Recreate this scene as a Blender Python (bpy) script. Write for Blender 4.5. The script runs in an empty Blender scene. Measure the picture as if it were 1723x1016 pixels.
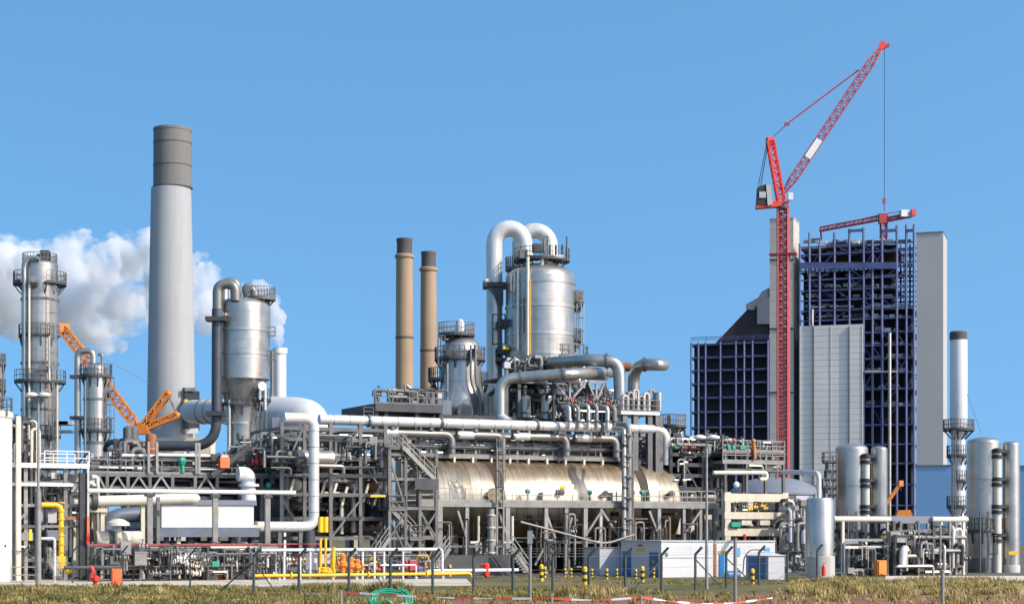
import bpy, math, random
from mathutils import Vector, Matrix
R = math.radians
rnd = random.Random(7)
SC = bpy.context.scene
COL = SC.collection

# ------------------------------------------------------------------ camera, sky, sun, exposure
FPX, CX, HZ, EYE = 3000.0, 861.5, 895.0, 3.75
cam = bpy.data.objects.new("camera", bpy.data.cameras.new("camera"))
COL.objects.link(cam)
cam.location = (0, 0, EYE)
cam.rotation_euler = (R(90), 0, 0)
cam.data.sensor_width = 36
cam.data.lens = 36 * FPX / 1723
cam.data.shift_y = (HZ - 508) / 1723
cam.data.clip_end = 30000
cam.data.clip_start = 1
SC.camera = cam

SUN_AZ, SUN_EL = 63, 38          # azimuth measured from "behind the camera" towards the right
w = bpy.data.worlds.new("World")
SC.world = w
w.use_nodes = True
nt = w.node_tree
bg = nt.nodes["Background"]
sky = nt.nodes.new("ShaderNodeTexSky")
sky.sky_type = 'NISHITA'
sky.sun_disc = False
sky.sun_elevation = R(SUN_EL)
sky.sun_rotation = R(180 - SUN_AZ)
sky.altitude = 0
sky.air_density = 1.0
sky.dust_density = 1.6
sky.ozone_density = 2.0
# clear dry air: the pale band at the horizon is thin, so the sky is looked up a little higher than it stands
tcw = nt.nodes.new("ShaderNodeTexCoord")
mpw = nt.nodes.new("ShaderNodeVectorMath"); mpw.operation = 'MULTIPLY_ADD'
mpw.inputs[1].default_value = (1, 1, 0.84); mpw.inputs[2].default_value = (0, 0, 0.36)
nrw = nt.nodes.new("ShaderNodeVectorMath"); nrw.operation = 'NORMALIZE'
nt.links.new(tcw.outputs["Generated"], mpw.inputs[0]); nt.links.new(mpw.outputs[0], nrw.inputs[0]); nt.links.new(nrw.outputs[0], sky.inputs[0])
hsw = nt.nodes.new("ShaderNodeHueSaturation"); hsw.inputs["Saturation"].default_value = 1.22; hsw.inputs["Hue"].default_value = 0.489
nt.links.new(sky.outputs[0], hsw.inputs["Color"])
nt.links.new(hsw.outputs[0], bg.inputs[0])
bg.inputs[1].default_value = 0.138
sl = bpy.data.lights.new("sun", 'SUN')
sl.energy = 2.4
sl.angle = R(0.5)
sl.color = (1.0, 0.94, 0.85)
sun = bpy.data.objects.new("sun", sl)
COL.objects.link(sun)
sd = Vector((math.sin(R(SUN_AZ)) * math.cos(R(SUN_EL)), -math.cos(R(SUN_AZ)) * math.cos(R(SUN_EL)), math.sin(R(SUN_EL))))
sun.rotation_euler = sd.to_track_quat('Z', 'Y').to_euler()
sun.location = sd * 200
SC.view_settings.view_transform = 'Standard'
SC.view_settings.look = 'None'
SC.view_settings.exposure = 0.95
SC.view_settings.gamma = 1
SC.cycles.volume_bounces = 6
SC.cycles.max_bounces = 10

# ------------------------------------------------------------------ pixel / plant-grid helpers
TAN = 0.4877
ANG = math.atan(TAN)
U = Vector((math.cos(ANG), math.sin(ANG), 0))
V = Vector((-math.sin(ANG), math.cos(ANG), 0))
UP = Vector((0, 0, 1))

def P(px, py, Y):
    return Vector(((px - CX) * Y / FPX, Y, EYE + (HZ - py) * Y / FPX))

def G(px, py, z=0.0):
    Y = (EYE - z) * FPX / (py - HZ)
    return Vector(((px - CX) * Y / FPX, Y, z))

def YC(px, c):
    return c / (1 - TAN * (px - CX) / FPX)

def Q(px, py, c):
    """point of the plant grid plane c (parallel to the long axis of the plant)"""
    return P(px, py, YC(px, c))

def ZQ(px, py, c):
    return Q(px, py, c).z

def QZ(px, z, c):
    p = Q(px, 0, c)
    p.z = z
    return p

# ------------------------------------------------------------------ materials
MATS = {}

def mat(name, col, rough=0.6, metal=0.0, var=0.12, scale=0.6, streak=0.0, stain=None, bump=0.0, spec=0.5, wear=0.0, seam=None):
    m = bpy.data.materials.new(name)
    m.use_nodes = True
    t = m.node_tree
    b = t.nodes["Principled BSDF"]
    b.inputs["Metallic"].default_value = metal
    b.inputs["Specular IOR Level"].default_value = spec
    tc = t.nodes.new("ShaderNodeTexCoord")
    oi = t.nodes.new("ShaderNodeObjectInfo")
    n1 = t.nodes.new("ShaderNodeTexNoise")
    n1.inputs["Scale"].default_value = scale
    n1.inputs["Detail"].default_value = 5
    n1.inputs["Roughness"].default_value = 0.65
    t.links.new(tc.outputs["Object"], n1.inputs["Vector"])
    last = None
    mx = t.nodes.new("ShaderNodeMix"); mx.data_type = 'RGBA'
    rp = t.nodes.new("ShaderNodeMapRange")
    rp.inputs[1].default_value = 0.3; rp.inputs[2].default_value = 0.7
    t.links.new(n1.outputs["Fac"], rp.inputs[0])
    mx.inputs[6].default_value = (*[c * (1 - var) for c in col], 1)
    mx.inputs[7].default_value = (*[min(1, c * (1 + var)) for c in col], 1)
    t.links.new(rp.outputs[0], mx.inputs[0])
    last = mx.outputs[2]
    # slight difference from piece to piece
    mo = t.nodes.new("ShaderNodeMix"); mo.data_type = 'RGBA'; mo.blend_type = 'MULTIPLY'
    mo.inputs[0].default_value = 1
    ro = t.nodes.new("ShaderNodeMapRange")
    ro.inputs[3].default_value = 1 - var * 0.7; ro.inputs[4].default_value = 1 + var * 0.4
    t.links.new(oi.outputs["Random"], ro.inputs[0])
    t.links.new(last, mo.inputs[6]); t.links.new(ro.outputs[0], mo.inputs[7])
    last = mo.outputs[2]
    if streak > 0:
        mp = t.nodes.new("ShaderNodeMapping")
        mp.inputs["Scale"].default_value = (2.2, 2.2, 0.09)
        n2 = t.nodes.new("ShaderNodeTexNoise")
        n2.inputs["Scale"].default_value = 1.1; n2.inputs["Detail"].default_value = 6
        n2.inputs["Roughness"].default_value = 0.7
        t.links.new(tc.outputs["Object"], mp.inputs[0]); t.links.new(mp.outputs[0], n2.inputs["Vector"])
        r2 = t.nodes.new("ShaderNodeMapRange")
        r2.inputs[1].default_value = 0.48; r2.inputs[2].default_value = 0.72
        r2.inputs[4].default_value = streak
        t.links.new(n2.outputs["Fac"], r2.inputs[0])
        ms = t.nodes.new("ShaderNodeMix"); ms.data_type = 'RGBA'
        sc_ = stain if stain else [c * 0.45 for c in col]
        ms.inputs[7].default_value = (*sc_, 1)
        t.links.new(r2.outputs[0], ms.inputs[0]); t.links.new(last, ms.inputs[6])
        last = ms.outputs[2]
    if wear > 0:
        n3 = t.nodes.new("ShaderNodeTexNoise")
        n3.inputs["Scale"].default_value = 2.7; n3.inputs["Detail"].default_value = 8
        n3.inputs["Roughness"].default_value = 0.75
        t.links.new(tc.outputs["Object"], n3.inputs["Vector"])
        r3 = t.nodes.new("ShaderNodeMapRange")
        r3.inputs[1].default_value = 0.56; r3.inputs[2].default_value = 0.66; r3.inputs[4].default_value = wear
        t.links.new(n3.outputs["Fac"], r3.inputs[0])
        mw = t.nodes.new("ShaderNodeMix"); mw.data_type = 'RGBA'
        mw.inputs[7].default_value = (0.16, 0.09, 0.05, 1)
        t.links.new(r3.outputs[0], mw.inputs[0]); t.links.new(last, mw.inputs[6])
        last = mw.outputs[2]
    if seam:
        # regular panel joints: seam = (spacing in z, spacing round / along, strength)
        sp = t.nodes.new("ShaderNodeSeparateXYZ")
        t.links.new(tc.outputs["Object"], sp.inputs[0])
        def line(sock, step, wid):
            a = t.nodes.new("ShaderNodeMath"); a.operation = 'PINGPONG'
            a.inputs[1].default_value = step / 2
            t.links.new(sock, a.inputs[0])
            l = t.nodes.new("ShaderNodeMath"); l.operation = 'LESS_THAN'
            l.inputs[1].default_value = wid
            t.links.new(a.outputs[0], l.inputs[0])
            return l.outputs[0]
        ls = [line(sp.outputs[2], seam[0], seam[3])]
        if seam[1]:
            ls.append(line(sp.outputs[0], seam[1], seam[3]))
        for l in ls:
            mk = t.nodes.new("ShaderNodeMath"); mk.operation = 'MULTIPLY'; mk.inputs[1].default_value = seam[2]
            t.links.new(l, mk.inputs[0])
            mq = t.nodes.new("ShaderNodeMix"); mq.data_type = 'RGBA'
            mq.inputs[7].default_value = (*[c * 0.3 for c in col], 1)
            t.links.new(mk.outputs[0], mq.inputs[0]); t.links.new(last, mq.inputs[6])
            last = mq.outputs[2]
    t.links.new(last, b.inputs["Base Color"])
    rr = t.nodes.new("ShaderNodeMapRange")
    rr.inputs[3].default_value = max(0.05, rough - 0.1); rr.inputs[4].default_value = min(1, rough + 0.12)
    t.links.new(n1.outputs["Fac"], rr.inputs[0])
    t.links.new(rr.outputs[0], b.inputs["Roughness"])
    if bump > 0:
        bp = t.nodes.new("ShaderNodeBump")
        bp.inputs["Strength"].default_value = bump; bp.inputs["Distance"].default_value = 0.08
        t.links.new(n1.outputs["Fac"], bp.inputs["Height"])
        t.links.new(bp.outputs[0], b.inputs["Normal"])
    MATS[name] = m
    return m

mat('alu', (0.50, 0.465, 0.415), 0.33, 0.76, 0.2, 0.5, 0.45, wear=.12, bump=0.035)
mat('alu_bands', (0.50, 0.465, 0.415), 0.33, 0.76, 0.2, 0.45, 0.5, wear=.12, bump=0.04, seam=(1.0, 0, 0.30, 0.03))
mat('alu_dark', (0.25, 0.235, 0.215), 0.42, 0.55, 0.2, 0.7, 0.3, bump=0.1)
mat('pipe_white', (0.62, 0.60, 0.56), 0.38, 0.2, 0.12, 0.8, 0.3, wear=.08)
mat('pipe_cream', (0.62, 0.57, 0.46), 0.5, 0.0, 0.1, 0.8, 0.2)
mat('white', (0.72, 0.71, 0.69), 0.5, 0, 0.05, 0.7, 0.12)
mat('steel', (0.15, 0.147, 0.14), 0.55, 0.25, 0.3, 1.1, 0.3, wear=.35)
mat('galv', (0.27, 0.26, 0.24), 0.55, 0.25, 0.25, 1.2, 0.3, wear=.25)
mat('steel_dark', (0.06, 0.061, 0.064), 0.6, 0.2, 0.3, 1.1, 0.2)
mat('black', (0.025, 0.026, 0.03), 0.6, 0, 0.3, 1.0)
mat('dark_pipe', (0.085, 0.088, 0.10), 0.45, 0.3, 0.2, 0.6, 0.2)
mat('vessel_dark', (0.16, 0.18, 0.22), 0.5, 0.3, 0.2, 0.5, 0.3)
mat('brown', (0.20, 0.14, 0.085), 0.7, 0, 0.25, 0.8, 0.3)
mat('rust', (0.30, 0.13, 0.06), 0.8, 0, 0.3, 1.2)
mat('concrete', (0.44, 0.43, 0.40), 0.85, 0, 0.1, 0.35, 0.25, bump=0.2)
mat('concrete_tower', (0.46, 0.43, 0.38), 0.85, 0, 0.07, 0.06, 0.15, seam=(4.2, 0, 0.3, 0.12))
mat('tan_concrete', (0.60, 0.53, 0.40), 0.8, 0, 0.1, 0.8, 0.25)
mat('chimney_white', (0.36, 0.36, 0.355), 0.75, 0, 0.06, 0.12, 0.25, seam=(5.0, 0, 0.10, 0.06))
mat('chimney_grey', (0.165, 0.16, 0.145), 0.8, 0, 0.08, 0.2, 0.2)
mat('chimney_brown', (0.335, 0.235, 0.145), 0.8, 0, 0.12, 0.25, 0.35, (0.22, 0.16, 0.11))
mat('chimney_cap', (0.10, 0.085, 0.08), 0.8, 0, 0.2, 0.4, 0.3)
mat('red', (0.40, 0.045, 0.05), 0.5, 0, 0.12, 0.4)
mat('red_bright', (0.75, 0.05, 0.03), 0.45, 0, 0.1, 0.9)
mat('orange', (0.62, 0.20, 0.025), 0.5, 0, 0.12, 0.6)
mat('orange_red', (0.85, 0.17, 0.05), 0.5, 0, 0.08, 0.9)
mat('yellow', (0.82, 0.48, 0.02), 0.45, 0, 0.1, 0.9)
mat('navy', (0.085, 0.10, 0.215), 0.5, 0.1, 0.25, 0.2)
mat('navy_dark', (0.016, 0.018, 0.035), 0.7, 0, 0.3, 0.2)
mat('roof_brown', (0.030, 0.022, 0.026), 0.8, 0, 0.25, 0.2)
mat('clad_panel', (0.70, 0.675, 0.62), 0.6, 0.0, 0.07, 0.1, 0.12, seam=(2.1, 0, 0.45, 0.13))
mat('clad_grey', (0.42, 0.405, 0.38), 0.65, 0.05, 0.03, 0.1, 0.08)
mat('blue_clad', (0.18, 0.34, 0.56), 0.5, 0, 0.06, 0.1, 0.08, seam=(3.0, 0, 0.12, 0.1))
mat('blue_door', (0.05, 0.16, 0.33), 0.5, 0, 0.1, 0.9)
mat('blue_bright', (0.07, 0.36, 0.75), 0.45, 0, 0.06, 0.9)
mat('green', (0.02, 0.27, 0.17), 0.5, 0, 0.15, 0.9)
mat('hose_green', (0.02, 0.42, 0.24), 0.45, 0, 0.1, 0.9)
mat('shed_white', (0.60, 0.60, 0.60), 0.55, 0, 0.04, 0.6, 0.12)
mat('shed_grey', (0.46, 0.455, 0.47), 0.6, 0, 0.06, 0.6, 0.1)
mat('grey_roof', (0.19, 0.20, 0.235), 0.7, 0.1, 0.1, 0.3, 0.15)
mat('wood', (0.30, 0.26, 0.21), 0.85, 0, 0.25, 2.0, 0.3)
mat('lamp_white', (0.82, 0.82, 0.80), 0.35, 0, 0.04, 1.0)
mat('fence_post', (0.055, 0.07, 0.065), 0.6, 0.1, 0.2, 1.0)
mat('wire', (0.13, 0.135, 0.13), 0.6, 0.3, 0.1, 1.0)

def drum_material():
    """weathered brass-coloured cladding with brown runs that come down from the top seam"""
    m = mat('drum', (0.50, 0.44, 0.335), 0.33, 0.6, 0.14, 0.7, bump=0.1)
    t = m.node_tree
    b = t.nodes["Principled BSDF"]
    src = b.inputs["Base Color"].links[0].from_socket
    tc = t.nodes.new("ShaderNodeTexCoord")
    rot = t.nodes.new("ShaderNodeMapping"); rot.vector_type = 'POINT'
    rot.inputs["Rotation"].default_value = (0, 0, -ANG)
    t.links.new(tc.outputs["Object"], rot.inputs[0])
    mp = t.nodes.new("ShaderNodeMapping")
    mp.inputs["Scale"].default_value = (1.5, 0.12, 0.16)
    t.links.new(rot.outputs[0], mp.inputs[0])
    n = t.nodes.new("ShaderNodeTexNoise")
    n.inputs["Scale"].default_value = 1.3; n.inputs["Detail"].default_value = 7; n.inputs["Roughness"].default_value = 0.7
    t.links.new(mp.outputs[0], n.inputs["Vector"])
    sp = t.nodes.new("ShaderNodeSeparateXYZ"); t.links.new(tc.outputs["Object"], sp.inputs[0])
    hz = t.nodes.new("ShaderNodeMapRange")          # grime gathers on the top of the shell
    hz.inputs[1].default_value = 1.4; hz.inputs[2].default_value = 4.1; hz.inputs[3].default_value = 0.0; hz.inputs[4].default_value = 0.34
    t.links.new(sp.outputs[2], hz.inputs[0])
    lo = t.nodes.new("ShaderNodeMapRange")  # belly darkened in colour, standing for the shade below the platform
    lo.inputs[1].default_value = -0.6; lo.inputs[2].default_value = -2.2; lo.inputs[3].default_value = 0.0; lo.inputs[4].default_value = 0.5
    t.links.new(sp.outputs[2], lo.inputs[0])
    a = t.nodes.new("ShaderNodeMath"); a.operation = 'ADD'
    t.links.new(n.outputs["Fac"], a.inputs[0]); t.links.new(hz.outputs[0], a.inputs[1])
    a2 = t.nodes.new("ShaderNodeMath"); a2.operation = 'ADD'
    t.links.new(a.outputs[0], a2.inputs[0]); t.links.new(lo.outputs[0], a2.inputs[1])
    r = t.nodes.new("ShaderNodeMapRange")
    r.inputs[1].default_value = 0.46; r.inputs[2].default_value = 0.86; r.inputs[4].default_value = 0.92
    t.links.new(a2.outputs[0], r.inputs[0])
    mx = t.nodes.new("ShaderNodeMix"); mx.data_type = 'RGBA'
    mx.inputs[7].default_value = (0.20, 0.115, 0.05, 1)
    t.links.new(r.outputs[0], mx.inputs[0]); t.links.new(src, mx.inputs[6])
    sx = t.nodes.new("ShaderNodeSeparateXYZ"); t.links.new(rot.outputs[0], sx.inputs[0])
    pp = t.nodes.new("ShaderNodeMath"); pp.operation = 'PINGPONG'; pp.inputs[1].default_value = 0.55
    t.links.new(sx.outputs[0], pp.inputs[0])
    lt = t.nodes.new("ShaderNodeMath"); lt.operation = 'LESS_THAN'; lt.inputs[1].default_value = 0.035
    t.links.new(pp.outputs[0], lt.inputs[0])
    lm = t.nodes.new("ShaderNodeMath"); lm.operation = 'MULTIPLY'; lm.inputs[1].default_value = 0.5
    t.links.new(lt.outputs[0], lm.inputs[0])
    my = t.nodes.new("ShaderNodeMix"); my.data_type = 'RGBA'
    my.inputs[7].default_value = (0.13, 0.085, 0.04, 1)
    t.links.new(lm.outputs[0], my.inputs[0]); t.links.new(mx.outputs[2], my.inputs[6])
    t.links.new(my.outputs[2], b.inputs["Base Color"])
    return m
drum_material()
mat('duct_white', (0.56, 0.555, 0.54), 0.6, 0, 0.06, 0.2, 0.3, seam=(2.4, 0, 0.18, 0.05))
mat('gap_brown', (0.055, 0.035, 0.02), 0.8, 0, 0.3, 1.0)
mat('shed_shaded_end', (0.70, 0.62, 0.58), 0.65, 0, 0.06, 0.6, 0.12)  # shed white warmed for the shaded end; fill light put into the colour

# ------------------------------------------------------------------ mesh building
class MB:
    def __init__(s):
        s.v = []; s.f = []

    def box(s, c, size, rz=ANG):
        c = Vector(c); hx, hy, hz = [d / 2 for d in size]
        ux = Vector((math.cos(rz), math.sin(rz), 0)) * hx
        uy = Vector((-math.sin(rz), math.cos(rz), 0)) * hy
        uz = UP * hz
        s.hexa([c - ux - uy - uz, c + ux - uy - uz, c + ux + uy - uz, c - ux + uy - uz,
                c - ux - uy + uz, c + ux - uy + uz, c + ux + uy + uz, c - ux + uy + uz])
        return s

    def hexa(s, p):
        n = len(s.v); s.v += p
        s.f += [(n + a, n + b, n + c, n + d) for a, b, c, d in
                ((3, 2, 1, 0), (4, 5, 6, 7), (0, 1, 5, 4), (1, 2, 6, 5), (2, 3, 7, 6), (3, 0, 4, 7))]
        return s

    def beam(s, p, q, w, h=None):
        p = Vector(p); q = Vector(q); h = h or w
        d = (q - p)
        if d.length < 1e-6: return s
        d.normalize()
        side = d.cross(UP)
        if side.length < 0.05: side = U.copy()
        side = (side - d * side.dot(d)).normalized()
        up = side.cross(d).normalized()
        a = side * (w / 2); b = up * (h / 2)
        s.hexa([p - a - b, p + a - b, q + a - b, q - a - b, p - a + b, p + a + b, q + a + b, q - a + b])
        return s

    def tube(s, pts, r, n=8, bend=0.0, cap=True, radii=None):
        pts = [Vector(p) for p in pts]
        if bend > 0 and len(pts) > 2:
            out = [pts[0]]
            for i in range(1, len(pts) - 1):
                a, b, c = pts[i - 1], pts[i], pts[i + 1]
                l = min(bend, (a - b).length * 0.49, (c - b).length * 0.49)
                p0 = b + (a - b).normalized() * l; p1 = b + (c - b).normalized() * l
                k = 6
                for j in range(k + 1):
                    t = j / k
                    out.append(p0 * (1 - t) ** 2 + b * 2 * t * (1 - t) + p1 * t * t)
            out.append(pts[-1]); pts = out
        d0 = (pts[1] - pts[0]).normalized()
        nrm = d0.orthogonal().normalized() if abs(d0.z) > 0.9 else d0.cross(UP).normalized()
        base = len(s.v)
        m = len(pts)
        for i, p in enumerate(pts):
            if i == 0: t = d0
            elif i == m - 1: t = (pts[-1] - pts[-2]).normalized()
            else: t = ((pts[i + 1] - p).normalized() + (p - pts[i - 1]).normalized()).normalized()
            nrm = (nrm - t * nrm.dot(t)).normalized()
            bn = t.cross(nrm)
            rr = radii[i] if radii else r
            for j in range(n):
                a = 2 * math.pi * j / n
                s.v.append(p + nrm * (math.cos(a) * rr) + bn * (math.sin(a) * rr))
        for i in range(m - 1):
            for j in range(n):
                j2 = (j + 1) % n
                s.f.append((base + i * n + j, base + i * n + j2, base + (i + 1) * n + j2, base + (i + 1) * n + j))
        if cap:
            s.f.append(tuple(base + j for j in range(n))[::-1])
            s.f.append(tuple(base + (m - 1) * n + j for j in range(n)))
        return s

    def lathe(s, c, prof, n=32, axis=UP, cap=True):
        c = Vector(c); ax = Vector(axis).normalized()
        e1 = ax.orthogonal().normalized() if abs(ax.z) > 0.9 else UP.cross(ax).normalized()
        e2 = ax.cross(e1)
        base = len(s.v); m = len(prof)
        for r, t in prof:
            for j in range(n):
                a = 2 * math.pi * j / n
                s.v.append(c + ax * t + e1 * (math.cos(a) * r) + e2 * (math.sin(a) * r))
        for i in range(m - 1):
            for j in range(n):
                j2 = (j + 1) % n
                s.f.append((base + i * n + j, base + i * n + j2, base + (i + 1) * n + j2, base + (i + 1) * n + j))
        if cap:
            s.f.append(tuple(base + j for j in range(n))[::-1])
            s.f.append(tuple(base + (m - 1) * n + j for j in range(n)))
        return s

    def sphere(s, c, r, n=12, sq=1.0):
        k = n // 2
        prof = [(max(1e-3, r * math.sin(math.pi * i / k)), -r * sq * math.cos(math.pi * i / k)) for i in range(k + 1)]
        return s.lathe(c, prof, n)

    def torus(s, c, r, t, n=20, axis=UP, k=6):
        c = Vector(c); ax = Vector(axis).normalized()
        e1 = ax.orthogonal().normalized(); e2 = ax.cross(e1)
        base = len(s.v)
        for i in range(n):
            a = 2 * math.pi * i / n
            d = e1 * math.cos(a) + e2 * math.sin(a)
            for j in range(k):
                b = 2 * math.pi * j / k
                s.v.append(c + d * (r + t * math.cos(b)) + ax * (t * math.sin(b)))
        for i in range(n):
            for j in range(k):
                i2 = (i + 1) % n; j2 = (j + 1) % k
                s.f.append((base + i * k + j, base + i2 * k + j, base + i2 * k + j2, base + i * k + j2))
        return s

    def prism(s, poly, ext):
        poly = [Vector(p) for p in poly]; ext = Vector(ext)
        n = len(s.v); m = len(poly)
        s.v += poly + [p + ext for p in poly]
        s.f.append(tuple(range(n, n + m))[::-1]); s.f.append(tuple(range(n + m, n + 2 * m)))
        for i in range(m):
            j = (i + 1) % m
            s.f.append((n + i, n + j, n + m + j, n + m + i))
        return s

    def quad(s, *p):
        n = len(s.v); s.v += [Vector(q) for q in p]; s.f.append(tuple(range(n, n + len(p))))
        return s

    def rails(s, pts, h=1.1, step=1.6, r=0.035, closed=False):
        """posts, knee rail and hand rail along a path"""
        pts = [Vector(p) for p in pts]
        seg = list(zip(pts, pts[1:] + ([pts[0]] if closed else [])))
        if not closed: seg = seg[:len(pts) - 1]
        for a, b in seg:
            L = (b - a).length
            k = max(1, round(L / step))
            for i in range(k + (0 if closed else 1)):
                p = a.lerp(b, i / k)
                s.beam(p, p + UP * h, 2 * r)
            for f in (1.0, 0.52):
                s.beam(a + UP * h * f, b + UP * h * f, 2 * r)
            s.beam(a + UP * 0.07, b + UP * 0.07, r, 0.14)
        return s

    def ladder(s, p, q, out, w=0.5, cage=True):
        p = Vector(p); q = Vector(q); out = Vector(out).normalized()
        side = out.cross(UP).normalized() * (w / 2)
        s.beam(p - side, q - side, 0.07); s.beam(p + side, q + side, 0.07)
        L = (q - p).length; k = int(L / 0.6)
        for i in range(k):
            a = p.lerp(q, (i + 0.5) / k)
            s.beam(a - side, a + side, 0.05)
        if cage:
            k = max(2, int(L / 1.3))
            for i in range(1, k + 1):
                a = p.lerp(q, i / k)
                arc = [a + side * 1.4 * math.cos(t) + out * 0.75 * math.sin(t) for t in [math.pi * j / 6 for j in range(7)]]
                s.tube(arc, 0.035, 4, cap=False)
            for t in (0.25, 0.5, 0.75):
                o = side * 1.4 * math.cos(math.pi * t) + out * 0.75 * math.sin(math.pi * t)
                s.beam(p.lerp(q, 1 / k) + o, q + o, 0.05)
        return s

    def truss(s, p, q, w, h, up=UP, bays=8, chord=0.2, web=0.12, tri=False, taper=None):
        """lattice boom: four chords (or three) with zigzag webs"""
        p = Vector(p); q = Vector(q); d = (q - p).normalized()
        side = d.cross(Vector(up)).normalized(); upn = side.cross(d).normalized()
        def ring(t):
            k = 1.0
            if taper:
                a, b = taper
                if t < a: k = 0.25 + 0.75 * t / a
                elif t > 1 - b: k = 0.25 + 0.75 * (1 - t) / b
            c = p.lerp(q, t)
            if tri:
                return [c - side * w / 2 * k, c + side * w / 2 * k, c + upn * h * k]
            return [c - side * w / 2 * k - upn * h / 2 * k, c + side * w / 2 * k - upn * h / 2 * k,
                    c + side * w / 2 * k + upn * h / 2 * k, c - side * w / 2 * k + upn * h / 2 * k]
        rs = [ring(i / bays) for i in range(bays + 1)]
        m = len(rs[0])
        for i in range(bays):
            for j in range(m):
                j2 = (j + 1) % m
                s.beam(rs[i][j], rs[i + 1][j], chord)
                s.beam(rs[i][j] if i % 2 else rs[i][j2], rs[i + 1][j2] if i % 2 else rs[i + 1][j], web)
                s.beam(rs[i + 1][j], rs[i + 1][j2], web)
        return s

def link(name, me, m, parent=None):
    o = bpy.data.objects.new(name, me)
    COL.objects.link(o)
    if m is not None:
        me.materials.append(MATS[m] if isinstance(m, str) else m)
    if parent is not None:
        o.parent = parent
    return o

def tag(o, label=None, cat=None, group=None, kind=None):
    if label: o["label"] = label
    if cat: o["category"] = cat
    if group: o["group"] = group
    if kind: o["kind"] = kind
    return o

def mesh_of(mb, org, name):
    me = bpy.data.meshes.new(name)
    me.from_pydata([tuple(Vector(v) - org) for v in mb.v], [], mb.f)
    me.polygons.foreach_set("use_smooth", [True] * len(me.polygons))
    me.set_sharp_from_angle(angle=R(38))
    me.update()
    return me

class Thing:
    """an Empty at the base of a thing; parts are added in world coordinates"""
    def __init__(s, name, label, cat, org, group=None):
        s.org = Vector(org)
        s.o = bpy.data.objects.new(name, None)
        s.o.empty_display_size = 0.5
        COL.objects.link(s.o)
        s.o.location = s.org
        tag(s.o, label, cat, group)

    def add(s, name, mb, m, parent=None, label=None):
        o = link(name, mesh_of(mb, s.org, name), m, parent or s.o)
        if label: o["label"] = label
        return o

def single(name, mb, m, label, cat, org=None, group=None, kind=None):
    org = Vector(org) if org is not None else Vector((0, 0, 0))
    o = link(name, mesh_of(mb, org, name), m)
    o.location = org
    return tag(o, label, cat, group, kind)

def copy_tree(o, delta, label=None):
    c = o.copy(); COL.objects.link(c)
    c.location = o.location + Vector(delta)
    if label: c["label"] = label
    for ch in o.children:
        k = ch.copy(); COL.objects.link(k); k.parent = c
        for g in ch.children:
            q = g.copy(); COL.objects.link(q); q.parent = k
    return c

# ================================================================== THE SETTING
def ground_material():
    m = bpy.data.materials.new('earth'); m.use_nodes = True
    t = m.node_tree; b = t.nodes["Principled BSDF"]; b.inputs["Roughness"].default_value = 0.95
    b.inputs["Specular IOR Level"].default_value = 0.1
    tc = t.nodes.new("ShaderNodeTexCoord")
    a = t.nodes.new("ShaderNodeTexNoise"); a.inputs["Scale"].default_value = 0.12; a.inputs["Detail"].default_value = 8; a.inputs["Roughness"].default_value = 0.7
    c = t.nodes.new("ShaderNodeTexNoise"); c.inputs["Scale"].default_value = 2.2; c.inputs["Detail"].default_value = 6
    t.links.new(tc.outputs["Object"], a.inputs["Vector"]); t.links.new(tc.outputs["Object"], c.inputs["Vector"])
    cr = t.nodes.new("ShaderNodeValToRGB")
    e = cr.color_ramp.elements
    e[0].position = 0.34; e[0].color = (0.085, 0.10, 0.035, 1)
    e[1].position = 0.68; e[1].color = (0.24, 0.17, 0.10, 1)
    k = e.new(0.5); k.color = (0.16, 0.14, 0.065, 1)
    t.links.new(a.outputs["Fac"], cr.inputs[0])
    mx = t.nodes.new("ShaderNodeMix"); mx.data_type = 'RGBA'; mx.blend_type = 'MULTIPLY'; mx.inputs[0].default_value = 0.8
    r = t.nodes.new("ShaderNodeMapRange"); r.inputs[1].default_value = 0.25; r.inputs[2].default_value = 0.75; r.inputs[3].default_value = 0.55; r.inputs[4].default_value = 1.3
    t.links.new(c.outputs["Fac"], r.inputs[0])
    t.links.new(cr.outputs[0], mx.inputs[6]); t.links.new(r.outputs[0], mx.inputs[7])
    t.links.new(mx.outputs[2], b.inputs["Base Color"])
    bp = t.nodes.new("ShaderNodeBump"); bp.inputs["Strength"].default_value = 0.6; bp.inputs["Distance"].default_value = 0.15
    t.links.new(c.outputs["Fac"], bp.inputs["Height"]); t.links.new(bp.outputs[0], b.inputs["Normal"])
    MATS['earth'] = m
ground_material()
mat('dirt', (0.22, 0.115, 0.07), 0.95, 0, 0.35, 0.5, bump=0.6, spec=0.1)
mat('yard', (0.12, 0.113, 0.10), 0.9, 0, 0.2, 0.4, bump=0.3, spec=0.2)
mat('path', (0.60, 0.52, 0.41), 0.9, 0, 0.16, 0.6, bump=0.2, spec=0.2)

mb = MB().quad((-9000, -200, 0), (9000, -200, 0), (9000, 16000, 0), (-9000, 16000, 0))
tag(link('ground', mesh_of(mb, Vector(), 'ground'), 'earth'), kind='structure')
# stony yard under the plant
mb = MB().prism([G(-400, 974, .006), G(790, 974, .006), G(1330, 968, .006), G(2100, 968, .006), Vector((260, 330, .006)), Vector((-180, 330, .006))][::1], (0, 0, 0.004))
tag(link('yard', mesh_of(mb, Vector(), 'yard'), 'yard'), kind='structure')
# pale concrete path outside the plant, along the pipes
mb = MB().prism([G(-300, 988.5), G(430, 986.5), G(793, 984.5), G(785, 975.5), G(430, 976), G(-300, 975.5)], (0, 0, 0.12))
tag(link('concrete_path', mesh_of(mb, Vector(), 'path'), 'path'), kind='structure')
mb = MB().prism([G(1490, 976.5), G(2000, 976.5), G(2000, 968.5), G(1490, 968.5)], (0, 0, 0.02))
tag(link('pavement', mesh_of(mb, Vector(), 'path'), 'path'), kind='structure')
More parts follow.
